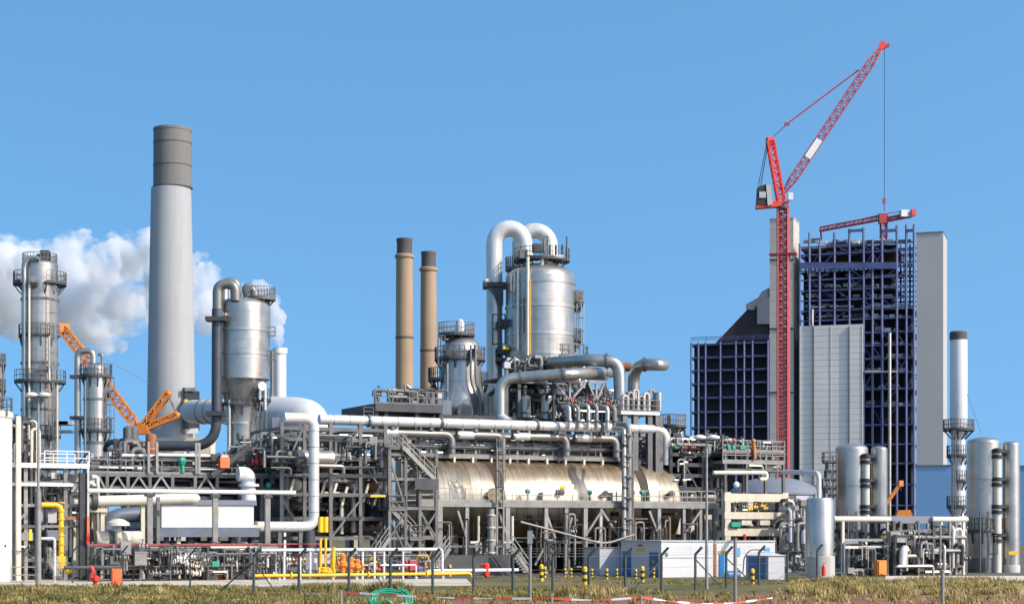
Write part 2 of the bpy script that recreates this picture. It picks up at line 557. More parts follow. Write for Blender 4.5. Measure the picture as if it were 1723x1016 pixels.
# bare reddish soil near the camera
pts = []
for i in range(40):
    px = 900 + i * 28
    pts.append(G(px, 1003.5 - min(1, max(0, (px - 950) / 300)) * 5 + 2.0 * math.sin(i * 0.9) + rnd.uniform(-1, 1), .006))
pts += [G(2100, 1060, .006), G(700, 1060, .006), G(700, 1012, .006)]
mb = MB().prism(pts, (0, 0, .004))
tag(link('dirt_track', mesh_of(mb, Vector(), 'dirt'), 'dirt'), kind='structure')

# ------------------------------------------------------------------ grass
def grass_material(nm, c0, c1, c2):
    m = bpy.data.materials.new(nm); m.use_nodes = True
    t = m.node_tree; b = t.nodes["Principled BSDF"]; b.inputs["Roughness"].default_value = 0.8
    b.inputs["Specular IOR Level"].default_value = 0.15
    tc = t.nodes.new("ShaderNodeTexCoord")
    a = t.nodes.new("ShaderNodeTexNoise"); a.inputs["Scale"].default_value = 0.55; a.inputs["Detail"].default_value = 4
    c = t.nodes.new("ShaderNodeTexNoise"); c.inputs["Scale"].default_value = 4.0
    t.links.new(tc.outputs["Object"], a.inputs["Vector"]); t.links.new(tc.outputs["Object"], c.inputs["Vector"])
    ad = t.nodes.new("ShaderNodeMath"); ad.operation = 'ADD'
    ml = t.nodes.new("ShaderNodeMath"); ml.operation = 'MULTIPLY'; ml.inputs[1].default_value = 0.5
    t.links.new(c.outputs["Fac"], ml.inputs[0]); t.links.new(a.outputs["Fac"], ad.inputs[0]); t.links.new(ml.outputs[0], ad.inputs[1])
    cr = t.nodes.new("ShaderNodeValToRGB"); e = cr.color_ramp.elements
    e[0].position = 0.58; e[0].color = (*c0, 1)
    e[1].position = 0.92; e[1].color = (*c2, 1)
    k = e.new(0.75); k.color = (*c1, 1)
    t.links.new(ad.outputs[0], cr.inputs[0]); t.links.new(cr.outputs[0], b.inputs["Base Color"])
    MATS[nm] = m
grass_material('grass_blades', (0.07, 0.085, 0.022), (0.19, 0.165, 0.055), (0.34, 0.25, 0.10))
grass_material('dry_blades', (0.20, 0.15, 0.05), (0.36, 0.27, 0.10), (0.50, 0.39, 0.18))

def blades(mb, p, n, h, spread, wd=0.03):
    for _ in range(n):
        a = rnd.uniform(0, 6.283); r = spread * math.sqrt(rnd.random())
        b = p + Vector((math.cos(a) * r, math.sin(a) * r, 0))
        hh = h * rnd.uniform(0.5, 1.15)
        lean = Vector((rnd.gauss(-0.12, 0.35), rnd.gauss(0, 0.35), 0)) * hh
        s = Vector((rnd.uniform(-1, 1), rnd.uniform(-.5, .5), 0)).normalized() * wd
        k = len(mb.v)
        mid = b + lean * 0.35 + UP * hh * 0.6
        mb.v += [b - s, b + s, mid + s * .8, mid - s * .8, b + lean + UP * hh]
        mb.f += [(k, k + 1, k + 2, k + 3), (k + 3, k + 2, k + 4)]

def vnoise(x, y, s):
    return (math.sin(x * s + 1.3 * math.sin(y * s * 0.7 + 1)) + math.sin(y * s * 1.3 + 2.1 * math.sin(x * s * 0.5)) + math.sin((x + y) * s * 0.6 + 4)) / 3

def top_limit(px):
    """row (in the photo) at which the long grass of the verge begins"""
    if px < 430: return 987
    if px < 800: return 992 + 5 * math.sin(px * .02)
    if px < 1330: return 997
    return 981 + 3 * math.sin(px * .03)

mb = MB(); md = MB()
n = 0
while n < 8500:
    px = rnd.uniform(-120, 1850); py = rnd.uniform(975, 1040)
    if rnd.random() > ((985.0 - HZ) / (py - HZ)) ** 2: continue
    lim = top_limit(px)
    if py < lim: continue
    p = G(px, py)
    v = vnoise(p.x, p.y, 0.35)
    bare = (px > 930 and py > 1000) or (430 < px < 1330 and v < -0.1)
    if bare and rnd.random() < 0.90: continue
    tall = 0.22 + 0.30 * max(0, v) + (0.18 if px > 1330 and py < 1000 else 0)
    dry = (px > 1300 and rnd.random() < .75) or vnoise(p.x + 7, p.y, 0.8) > .3
    blades(md if dry else mb, p, 8, tall, 0.28)
    n += 1
tag(link('verge_grass', mesh_of(mb, Vector(), 'verge_grass'), 'grass_blades'), 'olive green grass along the verge outside the fence', 'grass', kind='stuff')
tag(link('dry_grass', mesh_of(md, Vector(), 'dry_grass'), 'dry_blades'), 'long straw coloured grass in patches along the verge', 'grass', kind='stuff')
mb = MB(); md = MB()
for k in range(620):
    px = rnd.uniform(-80, 1800); py = rnd.uniform(982, 1030)
    if py < top_limit(px) + 2: continue
    p = G(px, py)
    if 430 < px < 1330 and vnoise(p.x, p.y, 0.35) < 0.05 and rnd.random() < .8: continue
    if px > 900 and py > 1002 and rnd.random() < .88: continue
    h = rnd.uniform(.25, .62) * (1.3 if px > 1330 else 1)
    big = rnd.uniform(.3, .75)
    tgt = md if (px > 1300 or rnd.random() < .28) else mb
    for _ in range(int(5 + big * 5)):
        a = rnd.uniform(0, 6.283); r = big * math.sqrt(rnd.random())
        blades(tgt, p + Vector((math.cos(a) * r * 1.5, math.sin(a) * r, 0)), 9, h * (1.15 - .6 * r / big), 0.16, 0.026)
tag(link('tussock_grass', mesh_of(mb, Vector(), 'tussock_grass'), 'grass_blades'), 'uneven green tussocks rising from the verge grass', 'grass', kind='stuff')
tag(link('dry_tussock_grass', mesh_of(md, Vector(), 'dry_tussock_grass'), 'dry_blades'), 'uneven straw coloured tussocks rising from the verge grass', 'grass', kind='stuff')
mb = MB()
for _ in range(2600):
    px = rnd.uniform(430, 1330); py = rnd.uniform(967, 999)
    p = G(px, py)
    if vnoise(p.x, p.y, 0.25) < 0.0: continue
    if px < 800 and py < 987: continue
    blades(mb, p, 6, 0.12, 0.3, 0.03)
tag(link('short_grass', mesh_of(mb, Vector(), 'short_grass'), 'grass_blades'), 'short patchy grass between the fence and the plant', 'grass', kind='stuff')

def tuft(px, py, h, n, spread, label, grp=None):
    mb = MB(); p = G(px, py)
    for _ in range(n // 10):
        a = rnd.uniform(0, 6.283); r = spread * math.sqrt(rnd.random())
        blades(mb, p + Vector((math.cos(a) * r * 1.6, math.sin(a) * r, 0)), 10, h * (1.1 - 0.5 * r / spread), 0.25, 0.028)
    single('grass_tuft', mb, 'grass_blades' if px < 800 else 'dry_blades', label, 'grass tuft', p, grp)
tuft_list = [
    (658, 996, 0.95, 500, 0.9, 'tall green grass tuft growing behind the green hose coil'),
    (985, 1000, 0.75, 1100, 1.6, 'straw yellow grass mound before the grey lift and pipe legs, beside the tape'),
    (1560, 988, 0.95, 1500, 1.8, 'big dry grass mound at the foot of the thin steel mast'),
    (1430, 986, 0.85, 1500, 2.2, 'dry grass mound in front of the two linked silver tanks'),
]
for a in tuft_list: tuft(*a)

# ================================================================== FAR: STEAM, POWER STATION, CRANES
def steam():
    puffs = [(-30, 480, 85), (15, 480, 78), (20, 530, 45), (70, 452, 52), (75, 525, 50), (132, 440, 50), (150, 520, 62), (190, 448, 50), (218, 520, 48),
             (242, 430, 46), (290, 470, 48), (290, 520, 42), (335, 482, 42), (345, 530, 38), (338, 450, 26), (375, 500, 32), (405, 505, 24), (430, 506, 20),
             (444, 496, 19), (452, 514, 23), (460, 535, 21), (465, 556, 17), (469, 574, 13), (470.5, 584, 10), (436, 488, 16), (180, 572, 24), (205, 582, 14), (100, 470, 50), (262, 395, 20), (145, 395, 16), (352, 462, 22)]
    mb = MB()
    r2 = random.Random(3)
    for px, py, rp in puffs:
        Y = 282 + (470 - px) * 0.22
        s = Y / FPX
        c = P(px, py, Y); rad = rp * s
        mb.sphere(c + Vector((0, r2.uniform(-1, 1), 0)), rad * 0.98, 14)
        if rp > 18:
            for _ in range(26):
                d = Vector((r2.gauss(0, 1), r2.gauss(0, 1), r2.gauss(0, 1) + .2)).normalized()
                q = rad * r2.uniform(0.14, 0.36)
                mb.sphere(c + d * rad * 0.8, q, 10)
    o = single('steam_cloud', mb, None, 'white billowing steam drifting behind the tall grey chimney', 'steam', kind='stuff')
    rm = o.modifiers.new('remesh', 'REMESH'); rm.mode = 'VOXEL'; rm.voxel_size = 0.36
    for k, (sz, st) in enumerate(((5.0, 2.4), (1.9, 1.5), (.8, .7))):
        tx = bpy.data.textures.new('billow', 'CLOUDS'); tx.noise_scale = sz; tx.noise_depth = 3
        dm = o.modifiers.new('displace', 'DISPLACE'); dm.texture = tx; dm.strength = st; dm.mid_level = 0.5; dm.texture_coords = 'GLOBAL'
    m = bpy.data.materials.new('steam'); m.use_nodes = True
    t = m.node_tree; t.nodes.remove(t.nodes["Principled BSDF"])
    v = t.nodes.new("ShaderNodeVolumePrincipled")
    v.inputs["Color"].default_value = (0.985, 0.985, 0.99, 1)
    tc = t.nodes.new("ShaderNodeTexCoord")
    nz = t.nodes.new("ShaderNodeTexNoise"); nz.inputs["Scale"].default_value = 0.17; nz.inputs["Detail"].default_value = 6; nz.inputs["Roughness"].default_value = 0.62
    t.links.new(tc.outputs["Object"], nz.inputs["Vector"])
    mr = t.nodes.new("ShaderNodeMapRange"); mr.inputs[1].default_value = 0.45; mr.inputs[2].default_value = 0.68; mr.inputs[3].default_value = 0.015; mr.inputs[4].default_value = 0.95
    t.links.new(nz.outputs["Fac"], mr.inputs[0]); t.links.new(mr.outputs[0], v.inputs["Density"])
    m.cycles.volume_step_rate = 0.06
    v.inputs["Anisotropy"].default_value = 0.2
    t.links.new(v.outputs[0], t.nodes["Material Output"].inputs["Volume"])
    o.data.materials.append(m)
steam()

# ------------------------------------------------------------------ power station (turned the other way: its right flanks show)
BT = math.tan(R(18))
BX0 = 620 * (1317 - CX) / FPX
def YB(px, off=0.0):
    return (620 + BT * BX0 + off) / (1 + BT * (px - CX) / FPX)
def B(px, py, off=0.0): return P(px, py, YB(px, off))
BU = Vector((math.cos(R(18)), -math.sin(R(18)), 0))
BV = Vector((math.sin(R(18)), math.cos(R(18)), 0))
BZ = -R(18)
def zB(px, py): return B(px, py).z

def block(mb, px0, px1, pyt, depth, zb=0.0, off=0.0, pyref=None):
    a = B(px0, 895, off); b = B(px1, 895, off)
    zt = P((px0 + px1) / 2, pyt, YB((px0 + px1) / 2, off)).z
    a.z = b.z = zb
    mb.prism([a, b, b + BV * depth, a + BV * depth], (0, 0, zt - zb))
    return zt

# concrete lift tower
mb = MB()
zt = block(mb, 1295, 1335, 368, 13)
t = Thing('concrete_tower', 'tall bare concrete tower standing behind the red crane mast', 'tower', B(1295, 913))
t.add('shaft', mb, 'concrete_tower')
mb = MB(); block(mb, 1294.5, 1335.5, 366, 13.6, zt - 0.02, -0.3)
t.add('cap', mb, 'concrete')
for py in (437, 553, 660):
    mb = MB(); a = B(1295, py, -0.15); b = B(1336, py, -0.15); mb.beam(a, b, 0.25, 0.5)
    t.add('band', mb, 'steel_dark')
# grey clad stair tower
t = Thing('clad_tower', 'windowless grey clad tower at the end of the steel frame, behind the blue shed', 'tower', B(1540, 913))
mb = MB(); zt = block(mb, 1542, 1587, 392, 17)
t.add('wall', mb, 'clad_grey')
mb = MB(); block(mb, 1541.5, 1587.5, 390, 17.6, zt, -0.3)
t.add('parapet', mb, 'alu_dark')

# unfinished boiler house
t = Thing('boiler_house', 'unfinished boiler house of navy steel frames, half clad in pale panels', 'building', B(1345, 913))
bh = t
def frame(pxs, py_top, py_levels, depth, rows, colw=1.0, off=0.0, tops=None):
    zs = [P(0, y, YB((pxs[0] + pxs[-1]) / 2, off)).z for y in py_levels]
    zt = P(0, py_top, YB((pxs[0] + pxs[-1]) / 2, off)).z
    for i, px in enumerate(pxs):
        for r in range(rows):
            a = B(px, 895, off) + BV * (depth * r / max(1, rows - 1)); a.z = 0
            b = a.copy(); b.z = zt + (tops[i] if tops and r == 0 else 0)
            bh.add('column', MB().beam(a, b, colw if r == 0 else colw * .8), 'navy')
    for z in zs:
        for r in range(rows):
            a = B(pxs[0], 895, off) + BV * (depth * r / max(1, rows - 1)); b = B(pxs[-1], 895, off) + BV * (depth * r / max(1, rows - 1))
            a.z = b.z = z
            bh.add('floor_beam', MB().beam(a, b, 0.35, 0.5), 'navy')
    return zs
main_px = [1346, 1362, 1379, 1404, 1429, 1453, 1468, 1484, 1509, 1525, 1538]
levels = [412, 425, 452, 468, 486, 503, 520, 537, 560, 582, 604, 628, 655, 684, 715, 748, 780, 815, 850]
zs = frame(main_px, 405, levels, 26, 3, 0.62, tops=[0, 3.6, 0, 3.2, 4.2, 4.4, 0, 4.6, 4.6, 4.6, 4.6])
# hoops over the top of the frame
for a, b in ((4, 5), (7, 8), (9, 10)):
    p = B(main_px[a], 388); q = B(main_px[b], 388); q.z = p.z = (p.z + q.z) / 2
    bh.add('hoop', MB().beam(p, q, 0.9), 'navy')
# floors, plant and dark boxes inside; their dark colour stands for shade
for i, z in enumerate(zs):
    a = B(1347, 895, 1.2); b = B(1508 if i < 6 else 1537, 895, 1.2); a.z = b.z = z - 0.3
    if i % 2 == 0 or i < 3:
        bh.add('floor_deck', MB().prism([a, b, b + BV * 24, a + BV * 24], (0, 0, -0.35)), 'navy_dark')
def inner(px0, px1, pyt, pyb, off, dep, m, nm):
    a = B(px0, pyb, off); b = B(px1, pyb, off); b.z = a.z
    h = B(px0, pyt, off).z - a.z
    bh.add(nm, MB().prism([a, b, b + BV * dep, a + BV * dep], (0, 0, h)), m)
inner(1352, 1500, 458, 905, 11, 13, 'navy_dark', 'boiler')  # dark core box, added so the frame looks shaded inside
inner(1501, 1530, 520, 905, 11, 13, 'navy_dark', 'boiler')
inner(1390, 1460, 408, 428, 6, 8, 'alu_dark', 'duct')
r3 = random.Random(5)
for k in range(330):                                     # ducts, bunkers and pipe work between the floors; pale ones stand for sunlight
    px = r3.uniform(1349, 1522); py = r3.choice(levels[:14]) - r3.uniform(2, 4)
    if px < 1453 and py > 545: continue
    wpx = r3.uniform(4, 22)
    inner(px, min(1534, px + wpx), py - r3.uniform(1.2, 7), py, r3.uniform(.5, 6), r3.uniform(.6, 2.5), r3.choice(['alu_dark', 'galv', 'steel_dark', 'navy', 'steel', 'clad_panel', 'navy_dark', 'clad_grey', 'concrete', 'concrete']), 'equipment')
for k in range(70):
    i = r3.randrange(len(main_px) - 1); j = r3.randrange(1, 15)
    if main_px[i] < 1450 and levels[j] > 545: continue
    p = B(main_px[i], levels[j], 0.3); q = B(main_px[i + 1], levels[j - 1], 0.3)
    if r3.random() < .5: p, q = B(main_px[i], levels[j - 1], 0.3), B(main_px[i + 1], levels[j], 0.3)
    bh.add('brace', MB().beam(p, q, 0.3), 'navy')
bh.add('girder', MB().beam(B(1346, 447, -0.4), B(1509, 447, -0.4), 0.6, 2.2), 'navy')
bh.add('riser_pipe', MB().tube([B(1497, 560, -1.2), B(1497, 900, -1.2)], 0.55, 8), 'alu')
bh.add('riser_pipe', MB().tube([B(1367, 520, -1.2), B(1367, 548, -1.2)], 0.4, 8), 'alu')
bh.add('catwalk', MB().beam(B(1455, 625, -0.6), B(1509, 625, -0.6), 1.0, 0.4), 'pipe_cream')
# pale clad wall
a = B(1345, 895, -1.0); b = B(1452, 895, -1.0); zt = B(1398, 547, -1.0).z
mb = MB(); a.z = b.z = 0; mb.prism([a, b, b + BV * 1.4 , a + BV * 1.4], (0, 0, zt))
wall = bh.add('cladding', mb, 'clad_panel')
for px in (1369, 1429):
    bh.add('downpipe', MB().tube([B(px, 549, -1.3), B(px, 905, -1.3)], 0.3, 6), 'alu_dark', wall)
for px in (1346, 1398, 1451):
    bh.add('panel_joint', MB().beam(B(px, 548, -1.05), B(px, 905, -1.05), 0.16), 'clad_grey', wall)
# low bay on the far side of the concrete tower
lpx = [1163, 1175, 1187, 1212, 1238, 1252, 1266, 1292]
zs2 = frame(lpx, 574, [578, 600, 622, 644, 668, 692, 718, 745, 775], 34, 3, 0.5)
a = B(1163, 895, 0.5); b = B(1293, 895, 0.5)
for i, z in enumerate(zs2):
    a.z = b.z = z - 0.2
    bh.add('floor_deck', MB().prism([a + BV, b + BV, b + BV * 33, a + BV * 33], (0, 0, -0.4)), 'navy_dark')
inner(1168, 1288, 580, 905, 5, 26, 'navy_dark', 'dark_core')  # dark box standing for the shaded inside of the low bay
for i in range(2):
    p = B(1163, 573.5, i * 30); q = B(1294, 573.5, i * 30); q.z = p.z
    bh.add('edge_railing', MB().rails([p, q], 1.2, 6, 0.08), 'navy')
# sloping conveyor roof climbing to the tower
mb = MB()
z0 = B(1205, 578).z; prof = [(1203, 578), (1258, 520), (1262, 512), (1294, 497), (1294, 578)]
mb.prism([B(x, y, 1.0) for x, y in prof], BV * 22)
bh.add('sloping_roof', mb, 'roof_brown')
mb = MB(); mb.prism([B(1255, 520, .2), B(1255, 512, .2), B(1266, 506, .2), B(1276, 500, .2), B(1282, 490, .2), B(1294, 484, .2), B(1294, 500, .2), B(1268, 522, .2)], BV * 9)
bh.add('stepped_housing', mb, 'grey_roof')
mb = MB(); mb.prism([B(1274, 545, -.4), B(1274, 512, -.4), B(1294, 500, -.4), B(1294, 545, -.4)], BV * 6)
bh.add('stepped_housing', mb, 'grey_roof')

# blue sheds at the foot of the clad tower
t = Thing('blue_shed', 'plain blue clad shed at the foot of the grey tower', 'shed', P(1540, 908, 520))
def YB2(px, off=0): return (520 + BT * 520 * (1540 - CX) / FPX + off) / (1 + BT * (px - CX) / FPX)
def shed_blue(t, px0, px1, pyt, dep):
    a = P(px0, 895, YB2(px0)); b = P(px1, 895, YB2(px1)); zt = P(px0, pyt, YB2(px0)).z
    a.z = b.z = 0
    t.add('wall', MB().prism([a, b, b + BV * dep, a + BV * dep], (0, 0, zt)), 'blue_clad')
    t.add('roof', MB().prism([a - BV * .3 + UP * zt, b - BV * .3 + UP * zt, b + BV * dep + UP * zt, a + BV * dep + UP * zt], (0, 0, .35)), 'alu_dark')
shed_blue(t, 1541, 1602, 784, 12)
t = Thing('blue_shed', 'strip of blue wall just showing beyond the tallest pair of linked tanks', 'shed', P(1716, 908, 500))
shed_blue(t, 1690, 1790, 785, 12)

# red luffing crane
t = Thing('luffing_crane', 'tall red luffing tower crane standing against the concrete tower', 'crane', P(1318, 913, 596))
Yc = 596; sc = Yc / FPX
def C_(px, py, dy=0): return P(px, py, Yc + dy)
base = C_(1318, 895); base.z = 0; top = C_(1318, 352)
t.add('mast_lattice', MB().truss(base, top, 18 * sc * .92, 18 * sc * .92, up=(0.3, 1, 0), bays=84, chord=0.55, web=0.3), 'red')
t.add('mast_tie', MB().box(C_(1318, 428), (46 * sc, 4, 0.5), -R(18)), 'red')
t.add('slewing_ring', MB().lathe(C_(1317, 352), [(2.1, 0), (2.1, .8), (1.7, .8), (1.7, 1.8)], 20), 'steel_dark')
t.add('machinery_deck', MB().prism([C_(1273, 350, -1.6), C_(1326, 346, -1.6), C_(1328, 338, -1.6), C_(1300, 338, -1.6), C_(1273, 344, -1.6)], (0, 3.4, 0)), 'red_bright')
cw = t.add('counterweight', MB().prism([C_(1274, 344, -1.9), C_(1296, 346, -1.9), C_(1295, 318, -1.9), C_(1289, 310, -1.9), C_(1276, 314, -1.9)], (0, 4, 0)), 'black')
t.add('counterweight_plate', MB().prism([C_(1289, 310, -2.3), C_(1297, 312, -2.3), C_(1300, 344, -2.3), C_(1292, 346, -2.3)], (0, 4.6, 0)), 'concrete', cw)
t.add('counterweight_plate', MB().box(C_(1283, 328, -2.1), (2.2, .4, 2.0), 0), 'concrete', cw)
t.add('cab', MB().box(C_(1330, 331, -1.5), (1.6, 1.8, 2.4), 0), 'white')
t.add('a_frame', MB().truss(C_(1314, 338), C_(1296, 238), 3.0, 2.2, up=(1, 0, 0.2), bays=9, chord=0.55, web=0.32), 'red_bright')
t.add('sheave_head', MB().box(C_(1295.5, 238), (2.2, 2.4, 2.4), 0.2), 'red_bright')
for dx in (-1.0, 1.0):
    t.add('back_stay', MB().tube([C_(1291 + dx, 243, dx), C_(1278 + 2 * dx, 312, dx)], 0.14, 5), 'steel_dark')
jp = C_(1318, 326); jq = C_(1485, 76)
jib = t.add('jib', MB().truss(jp, jq, 2.8, 2.6, up=(-0.8, 0, 0.6), bays=34, chord=0.36, web=0.19, taper=(.10, .12)), 'red')
d = (jq - jp).normalized()
t.add('jib_sign', MB().beam(jp.lerp(jq, .235) + Vector((0, -1.75, 0)), jp.lerp(jq, .355) + Vector((0, -1.75, 0)), 0.15, 2.2), 'white', jib)
t.add('jib_head', MB().prism([C_(1476, 84, -.8), C_(1483, 69, -.8), C_(1490, 70, -.8), C_(1488, 82, -.8)], (0, 1.6, 0)), 'red_bright', jib)
t.add('jib_head', MB().prism([C_(1488, 76, -.6), C_(1496, 72, -.6), C_(1497, 78, -.6), C_(1488, 82, -.6)], (0, 1.2, 0)), 'red', jib)
t.add('pendant', MB().tube([C_(1296, 236), C_(1324, 209)], 0.13, 5), 'steel_dark')
t.add('pendant', MB().tube([C_(1324, 209), C_(1445, 118)], 0.26, 5), 'red')
t.add('pendant_block', MB().box(C_(1324, 209), (1.6, .8, 1.0), 0), 'red')
t.add('hoist_rope', MB().tube([C_(1488, 82), C_(1488, 333)], 0.10, 5), 'steel_dark')
hk = t.add('hook_block', MB().prism([C_(1486, 333, -.4), C_(1490, 333, -.4), C_(1490.5, 340, -.4), C_(1488, 344, -.4), C_(1485.5, 340, -.4)], (0, .8, 0)), 'red')
t.add('sling', MB().tube([C_(1488, 343), C_(1488, 356)], 0.12, 5), 'steel_dark', hk)

# hammerhead crane behind the frame
t = Thing('hammerhead_crane', 'smaller red crane with a level jib rising above the navy frame', 'crane', P(1487, 913, 652))
Yh = 652; sh = Yh / FPX
def H_(px, py, dy=0): return P(px, py, Yh + dy)
b0 = H_(1487, 895); b0.z = 0
t.add('mast_lattice', MB().truss(b0, H_(1487, 376), 2.0, 2.0, up=(0, 1, 0), bays=50, chord=0.45, web=0.25), 'red')
t.add('jib', MB().truss(H_(1482, 370), H_(1380, 389, 12), 1.6, 1.5, bays=14, chord=0.36, web=0.22, tri=True), 'red')
t.add('counter_jib', MB().truss(H_(1490, 370), H_(1532, 362, -4), 1.8, 1.2, bays=6, chord=0.4, web=0.25), 'red')
t.add('counterweight', MB().box(H_(1525, 360, -3.4), (4.6, 3, 2.4), 0.1), 'white')
t.add('counterweight_cap', MB().box(H_(1536, 358, -4.3), (1.6, 2.6, 2.2), 0.1), 'red_bright')
t.add('slewing_cab', MB().box(H_(1486, 368), (3.2, 2.6, 3.6), 0), 'red')
t.add('jib_tip', MB().beam(H_(1381, 388, 12), H_(1382, 404, 12), 0.6), 'red')
t.add('tie_bar', MB().tube([H_(1486, 360), H_(1410, 378, 8)], 0.15, 5), 'red')
t.add('tie_bar', MB().tube([H_(1486, 360), H_(1525, 355, -3.4)], 0.15, 5), 'red')

# orange crawler crane with its boom behind the columns
t = Thing('crawler_crane', 'orange lattice crane whose long boom leans behind the slim silver column', 'crane', P(236, 942, 238))
Yo = 238
def O_(px, py, dy=0): return P(px, py, Yo + dy)
t.add('main_boom', MB().truss(O_(234, 722), O_(103, 549), 1.15, 1.15, bays=22, chord=0.22, web=0.12, taper=(.1, .05)), 'orange')
t.add('boom_head', MB().box(O_(106, 552), (1.5, 1.1, 1.2), 0.5), 'orange')
t.add('rear_mast', MB().truss(O_(238, 720), O_(283, 662), .85, 0.7, bays=7, chord=0.26, web=0.15), 'orange')
t.add('counter_mast', MB().truss(O_(236, 722), O_(298, 698), .85, 0.7, bays=7, chord=0.26, web=0.15), 'orange')
t.add('strut', MB().beam(O_(282, 662), O_(299, 700), 0.3), 'galv')
t.add('sheave', MB().sphere(O_(283, 662), 0.5, 10), 'orange')
t.add('sheave', MB().sphere(O_(298, 698), 0.45, 10), 'orange')
t.add('boom_foot', MB().prism([O_(226, 716, -1), O_(246, 716, -1), O_(252, 730, -1), O_(228, 730, -1)], (0, 2, 0)), 'orange')
t.add('pendant', MB().tube([O_(283, 662), O_(150, 590)], 0.025, 4), 'rust')
mb = MB(); a = O_(238, 895); a.z = 1.2
mb.box(a + UP * 6.8, (4, 3, 13.6), 0.2)
t.add('crane_body', mb, 'steel_dark')
for s in (-1, 1):
    mb = MB().box(a + Vector((0, s * 2.6, -.5)), (8, 1.2, 1.4), 0); t.add('crawler_track', mb, 'black')
# small orange crane at work below the frame
t = Thing('mobile_crane', 'small orange crane with a raised boom between tank and steel frame', 'crane', P(1505, 910, 400))
def M_(px, py, dy=0): return P(px, py, 400 + dy)
t.add('boom', MB().beam(M_(1484, 858), M_(1515, 813), 0.75), 'orange')
t.add('boom_head', MB().box(M_(1515, 813), (1.1, .8, 1.3), .4), 'orange')
t.add('hook_rope', MB().tube([M_(1516, 814), M_(1516, 826)], .08, 4), 'steel_dark')
t.add('crane_cab', MB().prism([M_(1508, 868, -1), M_(1512, 858, -1), M_(1532, 857, -1), M_(1536, 868, -1)], (0, 2, 0)), 'orange')
a = M_(1515, 895); a.z = 0
t.add('carrier', MB().prism([M_(1500, 905, -1), M_(1500, 868, -1), M_(1540, 868, -1), M_(1540, 905, -1)], (0, 2.4, 0)), 'steel_dark')
t.add('outrigger_leg', MB().beam(M_(1496, 880, -1.5), M_(1499, 912, -1.5), .7), 'orange')

# ================================================================== THE PLANT: tall things
def vessel_mb(px, Y, prof, n=40):
    s = Y / FPX
    z = lambda py: EYE + (HZ - py) * s
    zb = z(prof[0][1])
    c = P(px, prof[0][1], Y)
    return MB().lathe(c, [(max(hw * s, 1e-3), z(py) - zb) for hw, py in prof], n)

def dome(hw, py, h, k=6):
    """profile points of a dished head that closes upwards from half width hw at row py"""
    return [(hw * math.cos(math.pi / 2 * i / k), py - h * math.sin(math.pi / 2 * i / k)) for i in range(k + 1)]

def ring(t, px, Y, py, rin, rout, a0=0, a1=360, m='steel_dark', rm='steel', rail=True, dx=0):
    """service platform round a vessel with a guard rail"""
    s = Y / FPX
    c = P(px + dx, py, Y)
    mb = MB(); k = max(4, int((a1 - a0) / 12)); th = 0.22
    an = [R(a0 + (a1 - a0) * i / k) for i in range(k + 1)]
    ri, ro = rin * s, rout * s
    for a, b in zip(an, an[1:]):
        d0 = Vector((math.cos(a), math.sin(a), 0)); d1 = Vector((math.cos(b), math.sin(b), 0))
        mb.hexa([c + d0 * ri - UP * th, c + d0 * ro - UP * th, c + d1 * ro - UP * th, c + d1 * ri - UP * th,
                 c + d0 * ri, c + d0 * ro, c + d1 * ro, c + d1 * ri])
    pl = t.add('platform', mb, m)
    if rail:
        pts = [c + Vector((math.cos(a), math.sin(a), 0)) * (ro - .05) for a in an]
        if a1 - a0 >= 360: pts = pts[:-1]
        t.add('guard_railing', MB().rails(pts, 1.15, 1.9, 0.03, closed=a1 - a0 >= 360), rm, pl)
    mb = MB()
    for i in range(0, k, 3):
        d = Vector((math.cos(an[i]), math.sin(an[i]), 0))
        mb.beam(c + d * ri - UP * 1.2, c + d * (ro - .1) - UP * .2, .12)
        mb.beam(c + d * ri - UP * .2, c + d * ro - UP * .2, .14)
    t.add('bracket_frame', mb, m, pl)
    return pl

def band(t, px, Y, py, hw, m='steel', th=0.13):
    s = Y / FPX
    t.add('band', MB().lathe(P(px, py, Y), [(hw * s * .98, -th), (hw * s + .07, -th), (hw * s + .07, th), (hw * s * .98, th)], 40, cap=False), m)

def vpipe(t, pts, rpx, Y, m='alu', nm='pipe', bend=None, n=12):
    """pipe through photo points (px, row, extra depth) round distance Y"""
    r = rpx * Y / FPX
    return t.add(nm, MB().tube([P(p[0], p[1], Y + (p[2] if len(p) > 2 else 0)) for p in pts], r, n, bend if bend is not None else r * 3), m)

def valve_mb(mb, p, s, ax=None):
    p = Vector(p); ax = ax or U
    mb.sphere(p, s * .8, 8)
    mb.lathe(p - ax * s * 1.3, [(s, 0), (s, s * .35)], 8, ax)
    mb.lathe(p + ax * s * .95, [(s, 0), (s, s * .35)], 8, ax)
    mb.tube([p, p + UP * s * 2.2], s * .22, 5)
    mb.torus(p + UP * s * 2.2, s * .9, s * .14, 10, k=4)
    return mb

def valve(t, p, s, m='steel'):
    t.add('valve', valve_mb(MB(), p, s), m)

# ---- grey chimney
Yc1 = 262
t = Thing('chimney', 'tall white chimney with a grey top', 'chimney', P(288, 936, Yc1))
z0 = 895 + 11250 / Yc1
t.add('shaft', vessel_mb(288, Yc1, [(41.0, z0), (40.3, 740), (39.4, 655), (36.5, 480), (33.2, 318)], 56), 'chimney_white')
t.add('grey_top', vessel_mb(290.5, Yc1, [(32.2, 318.2), (32, 280), (31.8, 240), (31.6, 218), (28, 218), (28, 222), (0.1, 222)], 56), 'chimney_grey')
for py, hw in ((243, 31.9), (281, 32.1), (317, 33)):
    t.add('band', vessel_mb(290.5, Yc1, [(hw + .15, py), (hw + .5, py), (hw + .5, py - 1.6), (hw + .15, py - 1.6)], 48), 'chimney_cap')
t.add('rim', vessel_mb(290.5, Yc1, [(31.7, 222), (32.3, 222), (32.3, 217.5), (28, 217.5)], 48), 'chimney_grey')
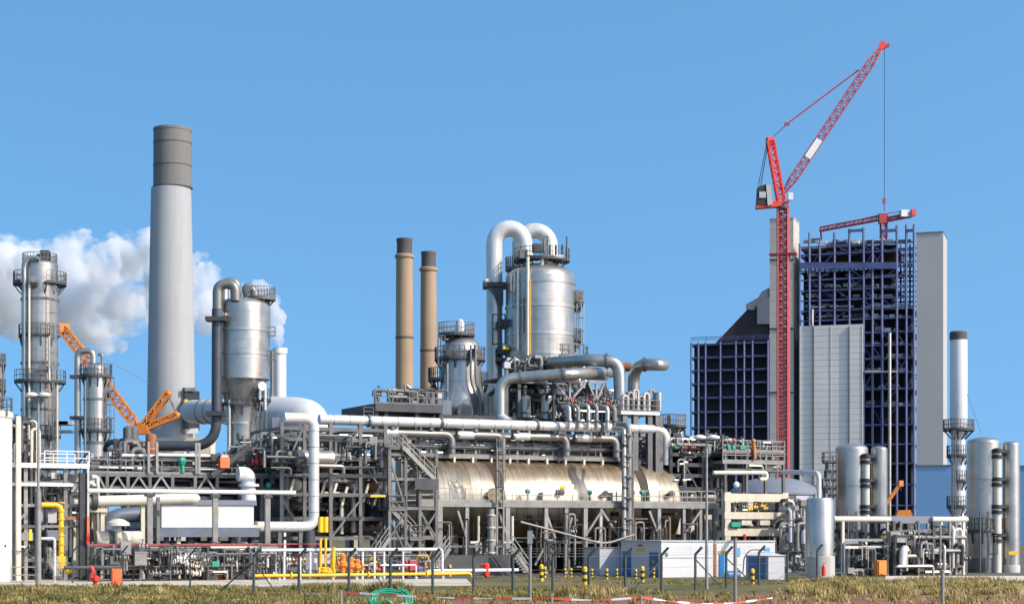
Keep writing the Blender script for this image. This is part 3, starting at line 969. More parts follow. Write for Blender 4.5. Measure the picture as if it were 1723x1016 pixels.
dd = t.add('duct_opening', MB().prism([P(311, 656, Yc1 - 3.2), P(324, 656, Yc1 - 1.6), P(324, 722, Yc1 - 1.6), P(311, 722, Yc1 - 3.2)], (.5, 3, 0)), 'black')
t.add('opening_frame', MB().beam(P(309, 655, Yc1 - 3.5), P(327, 655, Yc1 - 1.6), .5), 'steel', dd)
t.add('opening_frame', MB().beam(P(312, 700, Yc1 - 3.4), P(312, 672, Yc1 - 3.4), .5, .9), 'yellow', dd)
t.add('opening_sill', MB().beam(P(309, 726, Yc1 - 3.2), P(331, 724, Yc1 - 1.4), .8, .7), 'chimney_white', dd)
t.add('plinth', MB().box(P(312, 752, Yc1 - 4), (8, 4, 2.6), 0), 'tan_concrete')

# flue duct from the chimney past the silver reactor to the heater
t = Thing('flue_duct', 'fat white flue duct running from the chimney to a rounded elbow', 'duct', P(420, 936, 232))
s = 234 / FPX
t.add('duct', MB().tube([P(322, 692, 258), P(340, 692, 250), P(400, 693, 238), P(462, 700, 232)], 21 * s, 20), 'duct_white')
for px, Y in ((343, 249.3), (356, 246.5)):
    t.add('flange', MB().lathe(P(px, 692.2, Y), [(22 * s, -.2), (23 * s, -.2), (23 * s, .2), (22 * s, .2)], 24, Vector((1, -.66, 0))), 'galv')
t.add('elbow', MB().tube([P(448, 700, 225), P(500, 702, 222), P(520, 706, 221), P(528, 760, 221), P(528, 850, 221)], 34 * 222 / FPX, 28, 5.5), 'duct_white')
t.add('duct_casing', MB().prism([P(458, 702, 218), P(482, 702, 221), P(482, 800, 221), P(458, 800, 218)], (0, 4, 0)), 'vessel_dark')

# white vent pipe that gives off the steam
t = Thing('vent_stack', 'white vent pipe giving off steam beside the conical silver reactor', 'vent stack', P(471, 936, 284))
t.add('stack', vessel_mb(471, 284, [(10.5, 935), (10.5, 588), (8.5, 588), (8.5, 600), (.1, 600)], 24), 'white')
t.add('collar', vessel_mb(471, 284, [(10.6, 596), (12.5, 595), (12.5, 586), (10.6, 586)], 24), 'white')
t.add('side_pipe', MB().tube([P(458, 590, 281), P(458, 905, 281)], .32, 8), 'alu_dark')

# ---- brown chimneys
for px, top, hw, Y, nm in ((680.5, 402, 14, 232, 'taller of the two brown chimneys with sooty tops'), (721, 424, 13.2, 236, 'shorter brown chimney, next to the domed silver vessel')):
    t = Thing('brown_chimney', nm, 'chimney', P(px, 942, Y), 'twin brown chimneys')
    t.add('shaft', vessel_mb(px, Y, [(hw + 1.6, 940), (hw + 1.2, 690), (hw, top + 30)], 32), 'chimney_brown')
    t.add('sooty_top', vessel_mb(px, Y, [(hw - .8, top + 30), (hw - 1.2, top + 6), (hw - .4, top + 4), (hw - .4, top), (hw - 3, top), (hw - 3, top + 5), (.1, top + 5)], 32), 'chimney_cap')
    t.add('ring_flange', vessel_mb(px, Y, [(hw, top + 33), (hw + 2.2, top + 32), (hw + 2.4, top + 28), (hw, top + 26)], 32), 'chimney_brown')
    t.add('band', vessel_mb(px, Y, [(hw + .4, top + 168), (hw + 1.3, top + 168), (hw + 1.3, top + 164.5), (hw + .4, top + 164.5)], 32), 'chimney_cap')
    t.add('base_pipe', MB().tube([P(px + 12, 690, Y - 1.8), P(px + 12, 655, Y - 1.8), P(px + 4, 648, Y - 1.8)], .3, 8, .4), 'alu')
    t.add('damper_box', MB().box(P(px + 11, 668, Y - 2.2), (1.2, 1, 1.8), .3), 'steel')
    ring(t, px, Y, 672, hw + 1.3, hw + 9, 160, 380, 'steel', 'steel')

# ---- tall column at the far left
Y = 190
t = Thing('distillation_column', 'tall silver column ringed with platforms, next to the white tank', 'column', P(67, 955, Y))
t.add('shell', vessel_mb(67, Y, [(31, 954), (31, 640), (30, 640), (30, 446)] + dome(30, 446, 9), 44), 'alu_bands')
for py in (505, 612, 690): band(t, 67, Y, py, 30.5)
ring(t, 67, Y, 477, 30, 44, -60, 240)
ring(t, 67, Y, 565, 30, 35, 180, 360)
ring(t, 67, Y, 642, 30, 43, 210, 400)
ring(t, 67, Y, 735, 30, 38, 200, 350)
ring(t, 67, Y, 446, 20, 29, 0, 360)
vpipe(t, [(41, 905), (41, 445), (52, 431), (67, 436)], 3.2, Y - 2, 'alu', bend=.8)
vpipe(t, [(49, 905), (49, 478)], 2.0, Y - 2.3, 'pipe_cream')
vpipe(t, [(96, 905), (96, 640)], 2.2, Y - 1, 'pipe_cream')
vpipe(t, [(83, 640), (83, 565)], 2.0, Y - 2.2, 'pipe_cream')
vpipe(t, [(60, 447), (60, 430), (78, 430), (78, 452)], 3.5, Y, 'alu_dark', bend=.6)
t.add('top_nozzle', MB().box(P(76, 433, Y), (.9, .9, 1.4), 0), 'steel_dark')
vpipe(t, [(85, 447), (85, 426)], 1.3, Y, 'steel')
t.add('nozzle', MB().tube([P(68, 668, Y - 1.8), P(64, 672, Y - 3.6)], .55, 10), 'alu_dark')
t.add('nozzle', MB().tube([P(60, 487, Y - 1.2), P(57, 470, Y - 2.6)], .4, 10), 'alu_dark')
t.add('manway', MB().lathe(P(72, 622, Y - 1.7), [(.45, 0), (.45, .5), (.6, .5), (.6, .62)], 14, Vector((.3, -1, 0))), 'steel')
t.add('access_ladder', MB().ladder(P(89, 640, Y - 1.8), P(89, 482, Y - 1.8), (.6, -1, 0)), 'galv')
t.add('access_ladder', MB().ladder(P(86, 780, Y - 1.9), P(86, 645, Y - 1.9), (.5, -1, 0)), 'galv')
t.add('side_bracket', MB().box(P(100, 712, Y), (2.2, 1.6, .4), 0), 'galv')
t.add('side_bracket', MB().box(P(113, 712, Y), (1.5, 1.6, .35), 0), 'pipe_white')
t.add('side_bracket', MB().box(P(112, 726, Y), (1.5, 1.6, .25), 0), 'steel')

t = Thing('slim_column', 'edge of a grey column cut off by the picture, above the white tank', 'column', P(-2, 955, 205))
t.add('shell', vessel_mb(-2, 205, [(9, 954), (9, 612)] + dome(9, 612, 5), 24), 'alu_dark')
ring(t, -2, 205, 612, 8, 12); ring(t, -2, 205, 655, 8, 12)
vpipe(t, [(5, 610), (5, 690)], 1.2, 204, 'steel')

# ---- slim column with a swan-neck pipe
Y = 184
t = Thing('slim_column', 'slim silver column fed by a swan neck pipe over its top', 'column', P(161, 956, Y))
t.add('shell', vessel_mb(161, Y, [(19.5, 955), (19.5, 622)] + dome(19.5, 622, 13), 36), 'alu_bands')
band(t, 161, Y, 672, 19.8); band(t, 161, Y, 745, 19.8)
ring(t, 162, Y, 632, 19, 26.5, 180, 400)
ring(t, 162, Y, 724, 19, 26.5, 180, 400)
vpipe(t, [(130.5, 905), (130.5, 590), (157, 590), (157, 612)], 5.3, Y - .5, 'alu', nm='swan_neck', bend=1.0, n=14)
vpipe(t, [(143, 905), (143, 640)], 2.2, Y - 1.5, 'alu_dark')
vpipe(t, [(172, 611), (172, 596), (165, 596)], 2.5, Y, 'alu_dark', bend=.3)
for py in (634, 703): t.add('pipe_clamp', MB().box(P(130.5, py, Y - .5), (1.4, 1, .35), 0), 'steel_dark')
t.add('access_ladder', MB().ladder(P(182, 840, Y - .6), P(182, 635, Y - .6), (1, -.4, 0), .5), 'steel')
t.add('nozzle', MB().tube([P(178, 664, Y), P(186, 664, Y)], .3, 8), 'steel_dark')

# ---- conical reactor
Y = 190
t = Thing('conical_reactor', 'silver reactor with a cone below its drum, dark pipes looping over it', 'reactor', P(410, 954, Y))
t.add('drum_shell', vessel_mb(410, Y, [(43, 637), (43, 514)] + dome(43, 514, 13), 48), 'alu_bands')
t.add('cone_shell', vessel_mb(408, Y, [(25, 953), (26, 716), (27, 690), (31, 672), (41.5, 638)], 48), 'alu')
for py in (557, 597, 637): band(t, 410, Y, py, 43.2, 'alu', .12)
band(t, 405, Y, 712, 26.6, 'alu', .12)
ring(t, 403, Y, 680, 28, 33, 180, 360, 'steel_dark', 'steel')
ring(t, 440, Y, 502, 8, 24, 0, 360, 'steel', 'steel')
ring(t, 432, Y, 672, 10, 24, 180, 380, 'steel_dark', 'steel')
vpipe(t, [(378, 512, -1), (378, 474), (398, 474), (400, 508)], 7.5, Y + 2, 'alu_dark', nm='top_pipe', bend=1.3, n=14)
vpipe(t, [(366, 520), (366, 478), (396, 478), (396, 506)], 8.5, Y - 2.5, 'alu_dark', nm='downcomer_pipe', bend=1.6, n=16)
vpipe(t, [(365, 520), (364, 750), (262, 750)], 8.6, Y - 2.5, 'dark_pipe', nm='downcomer_pipe', bend=2.6, n=16)
vpipe(t, [(418, 508, 1), (413, 482, 1), (428, 488, 1), (428, 506, 1)], 7.5, Y, 'alu_dark', nm='top_pipe', bend=.6, n=14)
for py in (537, 696): t.add('pipe_clamp', MB().box(P(364, py, Y - 2.6), (2.1, 1.6, .45), 0), 'steel_dark')
t.add('sight_glass', MB().lathe(P(374, 530, Y - 1.9), [(.35, 0), (.35, .9), (.5, .9), (.5, 1.05)], 14, Vector((-.2, -1, 0))), 'alu')
vpipe(t, [(386, 770), (386, 672)], 2.0, Y - 1.8, 'pipe_white')
vpipe(t, [(437, 672), (437, 648), (446, 648), (446, 690)], 2.6, Y - 1.5, 'pipe_white', bend=.4)
t.add('manway', MB().lathe(P(437, 650, Y - 2.0), [(.36, 0), (.36, .6), (.48, .6), (.48, .7)], 14, Vector((.6, -1, 0))), 'pipe_white')
for dx in (0, 8, 15):
    vpipe(t, [(432 + dx, 790), (432 + dx, 690 - dx)], 1.6, Y - .5 + dx * .1, 'steel')
t.add('access_ladder', MB().ladder(P(426, 770, Y - 1.3), P(437, 680, Y - 1.3), (.8, -1, 0), .5), 'steel')
vpipe(t, [(453, 505), (453, 640)], 1.5, Y, 'steel')
for py in (566, 606): t.add('side_bracket', MB().rails([P(452, py, Y - .5), P(463, py, Y - .5)], 1.0, .7, .05), 'steel')

# ---- domed vessel
Y = 182
t = Thing('domed_vessel', 'domed silver vessel with a flared base in front of the shorter brown chimney', 'vessel', P(774, 957, Y))
t.add('shell', vessel_mb(776, Y, [(49, 956), (48, 702), (46, 688), (38, 660), (35, 645), (33.5, 604), (33.5, 592)] + dome(33.5, 592, 28), 44), 'alu_bands')
t.add('top_nozzle', vessel_mb(774, Y, [(7.5, 568), (7.5, 543), (6, 539), (3, 537), (.1, 536.5)], 20), 'pipe_white')
ring(t, 768, Y, 563, 10, 31, 0, 360)
ring(t, 774, Y, 604, 31, 43, 150, 390)
ring(t, 738, Y, 638, 4, 18, 120, 400)
ring(t, 812, Y, 645, 4, 10, 120, 400)
for dx in (0, 8):
    vpipe(t, [(792 + dx, 580), (792 + dx, 640), (800 + dx, 664), (800 + dx, 715)], 2.1, Y - 2.6, 'alu_dark' if dx else 'steel', bend=.8)
vpipe(t, [(818, 720), (818, 664), (826, 660), (826, 715)], 4, Y - 1.5, 'pipe_cream', bend=.5)
vpipe(t, [(753, 720), (753, 612)], 1.6, Y - 2.8, 'alu')
t.add('nozzle', MB().tube([P(781, 690, Y - 2.6), P(782, 693, Y - 4)], .75, 12), 'alu')
t.add('nozzle', MB().tube([P(765, 690, Y - 2.6), P(764, 693, Y - 3.6)], .5, 12), 'steel')
t.add('nozzle', MB().tube([P(760, 592, Y - 1.6), P(759, 593, Y - 2.5)], .45, 12), 'steel')
t.add('nozzle', MB().tube([P(795, 592, Y - 1.4), P(797, 593, Y - 2.4)], .4, 12), 'steel_dark')
t.add('access_ladder', MB().ladder(P(745, 640, Y - 1.5), P(745, 565, Y - 1.5), (-.6, -1, 0), .5), 'steel')

# ---- main reactor
Y = 190
t = Thing('main_reactor', 'largest silver reactor, crowned by two great white inverted U pipes', 'reactor', P(908, 954, Y))
t.add('shell', vessel_mb(909, Y, [(50, 953), (50, 640), (56, 618), (58, 600), (58, 468)] + dome(58, 468, 24), 56), 'alu_bands')
for py in (479, 519, 565, 598): band(t, 909, Y, py, 58.3, 'alu', .13)
vpipe(t, [(832, 475)] + [(857 - 25.5 * math.cos(math.pi * k / 12), 412 - 27.5 * math.sin(math.pi * k / 12)) for k in range(13)] + [(884, 444)], 13.8, Y + 1, 'pipe_white', nm='transfer_pipe', bend=.3, n=20)
bigleg = vpipe(t, [(832, 905), (832, 475)], 13.7, Y + 1, 'alu', nm='transfer_pipe', n=20)  # same pipe; white above and grey below are sun and shade painted in
vpipe(t, [(874, 470, 6)] + [(900 - 26 * math.cos(math.pi * k / 12), 414 - 26 * math.sin(math.pi * k / 12), 6) for k in range(13)] + [(927, 444, 5)], 13.2, Y, 'pipe_white', nm='transfer_pipe', bend=.3, n=20)
t.add('pipe_clamp', MB().box(P(836, 481, Y + .5), (3.0, 2.4, .5), 0), 'steel_dark')
t.add('lug', MB().sphere(P(819, 475, Y - .3), .42, 10), 'pipe_white')
t.add('clamp_gusset', MB().prism([P(820, 484, Y - .6), P(847, 484, Y - .6), P(847, 515, Y - .6)], (0, .3, 0)), 'steel_dark')
ring(t, 912, Y, 438, 20, 47, 170, 390, 'steel_dark', 'steel')
ring(t, 868, Y, 452, 6, 18, 100, 300, 'steel', 'steel')
ring(t, 972, Y, 508, 2, 11, 0, 360, 'steel_dark', 'steel')
ring(t, 966, Y, 572, 2, 14, 180, 400, 'steel_dark', 'steel')
ring(t, 940, Y, 602, 20, 50, 200, 390, 'steel_dark', 'steel')
ring(t, 862, Y, 606, 8, 28, 150, 330, 'steel_dark', 'steel')
vpipe(t, [(888, 598), (888, 432)], 3.0, Y - 3.6, 'pipe_cream', nm='riser_pipe')
vpipe(t, [(892.5, 596), (892.5, 470)], .8, Y - 3.7, 'yellow', nm='riser_pipe')
vpipe(t, [(871, 590), (871, 455)], 1.8, Y - 3.1, 'pipe_white', nm='riser_pipe')
vpipe(t, [(879, 560), (879, 500)], 1.6, Y - 3.4, 'alu_dark', nm='riser_pipe')
vpipe(t, [(912, 452), (912, 432), (948, 432)], 3.2, Y - 2.4, 'pipe_white', bend=.5)
vpipe(t, [(954, 438), (954, 398)], 1.6, Y - 1.5, 'steel', nm='vent_pipe')
vpipe(t, [(916, 440), (916, 400), (922, 396), (922, 436)], 1.6, Y - 2.2, 'galv', bend=.25)
t.add('access_ladder', MB().ladder(P(972, 602, Y - .5), P(972, 512, Y - .5), (1, -.5, 0), .5), 'galv')
t.add('access_ladder', MB().ladder(P(866, 520, Y - 2.6), P(866, 460, Y - 2.6), (-.6, -1, 0), .5), 'galv')
for py in (545, 590): t.add('strut', MB().box(P(848, py, Y - .6), (1.4, 2, .8), 0), 'steel_dark')
t.add('service_cage', MB().rails([P(829, 580, Y - 1.5), P(850, 580, Y - 2)], 3.2, .7, .06), 'steel_dark')
t.add('top_equipment', MB().box(P(905, 418, Y - 1), (1.1, .9, .9), .2), 'steel_dark')
t.add('top_equipment', MB().box(P(880, 428, Y - 2), (.8, .8, .9), .2), 'steel')
for px in (925, 935, 946): vpipe(t, [(px, 440), (px, 412)], 2, Y - 1.7, 'steel_dark', nm='vent_pipe')
t.add('yellow_motor', MB().lathe(P(851, 586, Y - 2.4), [(.18, -.35), (.18, .35)], 10, U), 'yellow')

# great pipes that leave the main reactor
t = Thing('transfer_line', 'thick silver pipe curving over the pipe bends and turning down', 'pipe', P(1000, 954, 172))
t.add('pipe', MB().tube([P(880, 617, 184), P(930, 610, 176), P(985, 605, 171), P(1041, 608, 171), P(1043, 650, 171), P(1042, 695, 171)], 10.5 * 171 / FPX, 18, 1.7), 'alu')
for px, py, Yy in ((944, 609, 174.9), (1021, 607, 171)): t.add('flange', MB().lathe(P(px, py, Yy), [(.5, -.12), (.72, -.12), (.72, .12), (.5, .12)], 18, Vector((1, -.2, 0))), 'steel')
t = Thing('transfer_line', 'long silver pipe that ends in a drop leg just beyond the domed vessel', 'pipe', P(900, 954, 168))
t.add('pipe', MB().tube([P(842, 698, 168), P(842, 640, 168), P(880, 634, 168), P(960, 629, 167), P(1030, 626, 175)], 9.4 * 168 / FPX, 18, 1.6), 'alu')
for px, py, Yy in ((876, 634.6, 168), (948, 629.6, 167), (1020, 626.5, 173.5)): t.add('flange', MB().lathe(P(px, py, Yy), [(.45, -.12), (.66, -.12), (.66, .12), (.45, .12)], 18, Vector((1, 0, .03))), 'steel')
t.add('pipe_bend', MB().tube([P(842, 690, 168), P(842, 702, 168), P(856, 712, 167)], 9 * 168 / FPX, 14, .5), 'pipe_white')
t = Thing('transfer_line', 'short silver pipe with an open blunt end pointing away from the plant', 'pipe', P(1070, 954, 174))
t.add('pipe', MB().tube([P(1066, 690, 174), P(1066, 613, 174), P(1111, 613.5, 170.5), P(1117, 614, 178)], 10 * 173 / FPX, 18, 1.9), 'alu')
t.add('cross_pipe', MB().tube([P(1044, 617, 176), P(1062, 617, 176)], 8 * 176 / FPX, 14), 'rust')
t.add('flange', MB().lathe(P(1085, 613, 172.4), [(.5, -.12), (.7, -.12), (.7, .12), (.5, .12)], 18, Vector((1, -.3, 0))), 'steel')

# small upright exchangers under the pipes
for px, w, lab in ((883, 10, 'small silver upright drum beside the flared base of the domed vessel'), (920, 10, 'small silver upright drum beside the truss under the curved pipe')):
    t = Thing('knockout_drum', lab, 'drum', P(px, 955, 176), 'small upright drums under the main reactor')
    t.add('shell', vessel_mb(px, 176, [(w, 705), (w, 668)] + dome(w, 668, 4), 24), 'alu')
    t.add('nozzle', vessel_mb(px, 176, [(3, 668), (3, 652), (4.5, 652), (4.5, 649)], 12), 'alu_dark')
    t.add('band', vessel_mb(px, 176, [(w + .2, 696), (w + 1, 696), (w + 1, 693), (w + .2, 693)], 24), 'steel')
    t.add('skirt', vessel_mb(px, 176, [(w - 3, 955), (w - 3, 705)], 16), 'steel')

# ---- white stack on the right
Y = 212
t = Thing('white_stack', 'slim white stack with a round platform, next to the tall linked tanks', 'chimney', P(1613, 948, Y))
t.add('shaft', vessel_mb(1613, Y, [(11, 947), (11, 722), (14.5, 712), (14.3, 572)], 32), 'white')
t.add('grey_cap', vessel_mb(1612.5, Y, [(14.5, 572), (14.5, 560), (12.5, 557.5), (10.5, 557.5), (10.5, 560), (.1, 560)], 32), 'chimney_cap')
ring(t, 1613, Y, 722, 11, 26)
for k, py in enumerate((766, 808, 851)):
    ring(t, 1613, Y, py, 10, 20, 250 if k % 2 else 130, 420 if k % 2 else 380)
t.add('access_ladder', MB().ladder(P(1606, 935, Y - 1.1), P(1606, 725, Y - 1.1), (-.5, -1, 0), .5), 'steel')
t.add('access_ladder', MB().ladder(P(1624, 712, Y - .6), P(1624, 640, Y - .6), (1, -.6, 0), .45, False), 'steel')
for a, b in ((1626, 1652), (1620, 1592)):
    t.add('guy_wire', MB().tube([P(a, 660, Y - .5), P(b, 730, Y - 2)], .03, 4), 'wire')

# ================================================================== THE PLANT: racks, decks, drums, pipe work
def prect(mb, px0, px1, pyt, pyb, c, depth, z0=None, z1=None):
    """block standing on the plant grid: front face px0..px1 in plane c, going back by depth (m)"""
    a = Q(px0, 895, c); b = Q(px1, 895, c)
    zt = ZQ((px0 + px1) / 2, pyt, c) if z1 is None else z1
    zb = ZQ((px0 + px1) / 2, pyb, c) if z0 is None else z0
    a.z = b.z = zb
    mb.prism([a, b, b + V * depth, a + V * depth], (0, 0, zt - zb))
    return zb, zt

def hbeam(px0, px1, py, c, w, h=None, dv=0.0):
    pm = (px0 + px1) / 2; z = ZQ(pm, py, c)
    return MB().beam(QZ(px0, z, c) + V * dv, QZ(px1, z, c) + V * dv, w, h)

def steel_rack(t, pxs, top, c, depth, levels, m='steel', cw=0.28, bw=0.26, braces=(), bm=None, zb=0.0, cross=True, rows=2):
    """columns, beams on each level, cross beams and diagonal braces, each its own part"""
    pm = (pxs[0] + pxs[-1]) / 2
    zt = ZQ(pm, top, c)
    dv = [depth * r / max(1, rows - 1) for r in range(rows)]
    for px in pxs:
        for d in dv:
            p = QZ(px, zb, c) + V * d
            t.add('column', MB().beam(p, Vector((p.x, p.y, zt)), cw), m)
    for py in levels:
        z = ZQ(pm, py, c)
        for d in dv:
            t.add('beam', MB().beam(QZ(pxs[0], z, c) + V * d, QZ(pxs[-1], z, c) + V * d, bw * .7, bw), bm or m)
        if cross:
            for px in pxs:
                p = QZ(px, z - .02, c)
                t.add('cross_beam', MB().beam(p, p + V * depth, bw * .6, bw * .9), m)
    for i, j, pa, pb in braces:
        t.add('brace', MB().beam(QZ(pxs[i], ZQ(pm, pa, c), c) - V * .05, QZ(pxs[j], ZQ(pm, pb, c), c) - V * .05, cw * .55), m)
    return zt

def deck(t, px0, px1, py, c, depth, m='steel', th=0.25, nm='deck', rail=None, dv=0.0, h=1.1):
    z = ZQ((px0 + px1) / 2, py, c)
    a = QZ(px0, z, c) + V * dv; b = QZ(px1, z, c) + V * dv
    o = t.add(nm, MB().prism([a, b, b + V * depth, a + V * depth], (0, 0, -th)), m)
    if rail:
        t.add('guard_railing', MB().rails([a, b], h, 1.5, .035), rail, o)
        t.add('guard_railing', MB().rails([b + V * depth, a + V * depth], h, 1.5, .035), rail, o)
    return z

PIPE_MATS = ['alu', 'alu', 'alu_dark', 'galv', 'steel', 'pipe_white', 'pipe_cream', 'steel_dark']
def pipework(t, px0, px1, py0, py1, c0, c1, n, seed, mats=PIPE_MATS, r0=.06, r1=.2, nv=0, riser=.45, vm=('steel', 'galv', 'steel_dark'), cross=.12):
    g = random.Random(seed)
    r1 = r0 + (r1 - r0) * .85
    n = max(n, min(96, int(n * 1.45))); nv = max(nv, min(60, int(nv * 1.35)))
    for _ in range(n):
        c = g.uniform(c0, c1); r = g.uniform(r0, r1) ** 1.0; m = g.choice(mats)
        k = g.random()
        if k < riser:                                       # swan neck: up, over and down
            px = g.uniform(px0, px1); z0 = ZQ(px, g.uniform((py0 + py1) / 2, py1), c); z1 = ZQ(px, g.uniform(py0, (py0 + py1) / 2), c)
            p = QZ(px, z0, c); q = QZ(px, z1, c); d = U * g.choice([-1, 1]) * g.uniform(.4, 1.6)
            if g.random() < .4: d = V * g.uniform(.5, 2)
            pts = [p, q, q + d]
            if g.random() < .6: pts.append(q + d - UP * g.uniform(.3, max(.4, z1 - z0)))
        elif k < 1 - cross:                                 # run along the plant with a drop at one end
            w = (px1 - px0) * g.uniform(.12, .6); a = g.uniform(px0, px1 - w)
            z = ZQ(a, g.uniform(py0, py1), c)
            pts = [QZ(a, z, c), QZ(a + w, z, c)]
            if g.random() < .6: pts.append(pts[-1] - UP * g.uniform(.3, 1.4))
            if g.random() < .3: pts.insert(0, pts[0] + UP * g.uniform(.2, .7))
        else:
            px = g.uniform(px0, px1); p = Q(px, g.uniform(py0, py1), c)
            pts = [p, p + V * g.uniform(1, 4), p + V * 4 - UP * .6]
        t.add('pipe', MB().tube(pts, r, 8, r * 2.5), m)
    for _ in range(nv):
        px = g.uniform(px0, px1); p = Q(px, g.uniform(py0, py1), g.uniform(c0, c1))
        if g.random() < .7:
            valve(t, p, g.uniform(.14, .26), g.choice(vm))
        else:
            w = g.uniform(.4, 1.0)
            t.add('instrument_box', MB().box(p, (w, w * .6, w * g.uniform(.6, 1.2))), g.choice(vm + ('galv', 'shed_grey')))

# ---------------- the big golden drum
CD = 166
axz = 6.3; RD = 4.12
a = QZ(708, axz, CD); b = QZ(1108, axz, CD); L = (b - a).length
def along(px): return (QZ(px, axz, CD) - a).length
t = Thing('horizontal_drum', 'huge brass coloured horizontal drum with brown rain streaks', 'drum', QZ(908, 0, CD))
t.org = Vector((t.org.x, t.org.y, axz)); t.o.location = t.org
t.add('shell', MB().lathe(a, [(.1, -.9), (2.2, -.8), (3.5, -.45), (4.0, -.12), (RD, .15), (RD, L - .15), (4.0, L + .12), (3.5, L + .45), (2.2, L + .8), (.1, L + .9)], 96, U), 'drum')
for px in (812, 1052):
    l = along(px)
    t.add('strap', MB().lathe(a, [(RD - .02, l + .35), (RD + .1, l + .35), (RD + .1, l + 1.35), (RD - .02, l + 1.35)], 72, U, cap=False), 'drum')
    t.add('strap_gap', MB().lathe(a, [(RD - .02, l - .55), (RD + .035, l - .55), (RD + .035, l + .35), (RD - .02, l + .35)], 72, U, cap=False), 'gap_brown')
for px in (905, 985):
    l = along(px)
    t.add('seam', MB().lathe(a, [(RD - .02, l), (RD + .03, l), (RD + .03, l + .12), (RD - .02, l + .12)], 72, U, cap=False), 'drum')
for px in range(722, 1110, 31):
    p = QZ(px, axz + RD - .2, CD) - V * 1.35
    t.add('saddle_lug', MB().box(p + UP * .1, (.2, .5, .5)), 'pipe_cream')
g = random.Random(11)
for px, py in ((796, 834), (908, 829), (981, 832), (1024, 830), (1090, 832)):   # manways and boxes low on the shell
    zz = ZQ(px, py, 161.5)
    al = math.asin(max(-.95, min(.95, (zz - axz) / RD)))
    p = QZ(px, zz, CD); p = p - V * (RD * math.cos(al))
    p.z = zz
    d = (-V * math.cos(al) + UP * math.sin(al))
    k_ = 1.0 if px < 900 else .5
    t.add('manway', MB().lathe(p - d * .1, [(.5 * k_, 0), (.5 * k_, .5), (.68 * k_, .5), (.68 * k_, .62), (.1, .66)], 16, d), 'brown' if px < 900 else 'black')
for px, py in ((918, 836), (1036, 836), (1098, 836)):
    p = Q(px, py, 161.2); t.add('shell_box', MB().box(p, (1.0, .7, .9)), 'pipe_cream')
for px, py in ((992, 828), (888, 826), (1080, 828)):
    p = Q(px, py, 160.6); t.add('valve_actuator', MB().sphere(p, .28, 8).tube([p, p - UP * .9], .09, 6), 'green')
p = Q(949, 820, 160.95); t.add('warning_plate', MB().box(p + V * .25 , (.7, .04, .4)), 'yellow')
for px in (738, 812, 900, 985, 1055, 1100):
    p = QZ(px, 0, CD)
    t.add('saddle', MB().prism([p - V * 3.4 - U * .4, p + V * 3.4 - U * .4, p + V * 3.4 + UP * 3.6 - U * .4, p - V * 0 + UP * 2.2 - U * .4, p - V * 3.4 + UP * 3.6 - U * .4], U * .8), 'brown')

# ---------------- lower service platform along the drum
t = Thing('service_platform', 'long grey railed platform on thin legs along the golden drum', 'platform', QZ(950, 0, 159))
z = deck(t, 703, 1203, 844, 158.5, 3.4, 'galv', .18, 'grating', 'galv')
t.add('edge_beam', MB().beam(QZ(703, z - .3, 158.4), QZ(1203, z - .3, 158.4), .16, .42), 'galv')
for px, cw, m in ((704, .3, 'steel'), (737, .62, 'galv'), (785, .34, 'galv'), (853, .42, 'galv'), (918, .36, 'galv'), (952, .36, 'galv'), (984, .4, 'galv'), (1011, .26, 'galv'), (1054, .34, 'galv'), (1108, .34, 'galv'), (1150, .3, 'galv'), (1178, .3, 'galv'), (1202, .34, 'galv')):
    for d in (0, 3.2):
        p = QZ(px, 0, 158.6) + V * d
        t.add('leg', MB().beam(p, Vector((p.x, p.y, z - .2)), cw if d == 0 else .25), m)
def zb(px, py): return QZ(px, ZQ(930, py, 158.5), 158.5)
for x0, y0, x1, y1 in ((704, 855, 737, 920), (737, 857, 704, 905), (853, 900, 838, 860), (918, 862, 934, 905), (984, 902, 1012, 858), (1012, 858, 1040, 900), (900, 950, 918, 915), (952, 905, 962, 870),
                       (770, 860, 785, 905), (1092, 858, 1108, 900), (1150, 900, 1178, 858)):
    t.add('brace', MB().beam(zb(x0, y0), zb(x1, y1), .2), 'galv')
for x0, x1, py in ((704, 737, 902), (737, 853, 918), (918, 1054, 912)):
    t.add('tie_beam', MB().beam(zb(x0, py), zb(x1, py), .14, .18), 'steel')
t = Thing('pipe_run', 'thin pale pipe sagging in a shallow V below the service platform', 'pipe', QZ(930, 0, 156))
t.add('pipe', MB().tube([zb(855, 878) - V * 2.5, zb(986, 913) - V * 2.5, zb(1002, 913) - V * 2.5, zb(1044, 899) - V * 2.5], .10, 8, .6), 'galv')
t.add('pipe_hanger', MB().beam(zb(988, 913) - V * 2.5, zb(988, 960) - V * 2.5, .2), 'galv')

# pipes, drains and valves under and in front of the drum
t = Thing('drain_piping', 'tangle of thin drain pipes and valves under the golden drum', 'pipework', QZ(930, 0, 160))
pipework(t, 740, 1190, 862, 962, 156.5, 163, 56, 21, ['galv', 'steel', 'alu_dark', 'steel_dark', 'steel_dark', 'brown'], .05, .13, 16, .72)
for px in (805, 833, 862, 1010): t.add('pipe', MB().tube([zb(px, 868), zb(px, 912), zb(px - 14, 912)], .13, 8, .3), 'pipe_cream')
t = Thing('back_equipment', 'dark heat exchangers and pipes added for the gloom behind the golden drum legs', 'equipment', QZ(930, 0, 176))
for i, px in enumerate(range(720, 1180, 66)):
    p = QZ(px, 2.1, 172 + (i % 2) * 2)
    t.add('exchanger', MB().lathe(p, [(.1, -.5), (1.2, -.2), (1.35, 0), (1.35, 3.0), (1.2, 3.2), (.1, 3.5)], 20, U), g.choice(['steel_dark', 'brown', 'black', 'vessel_dark']))
    t.add('support', MB().box(p + U * 1.5 - UP * 1.7, (1.6, 1.2, .9)), 'steel_dark')
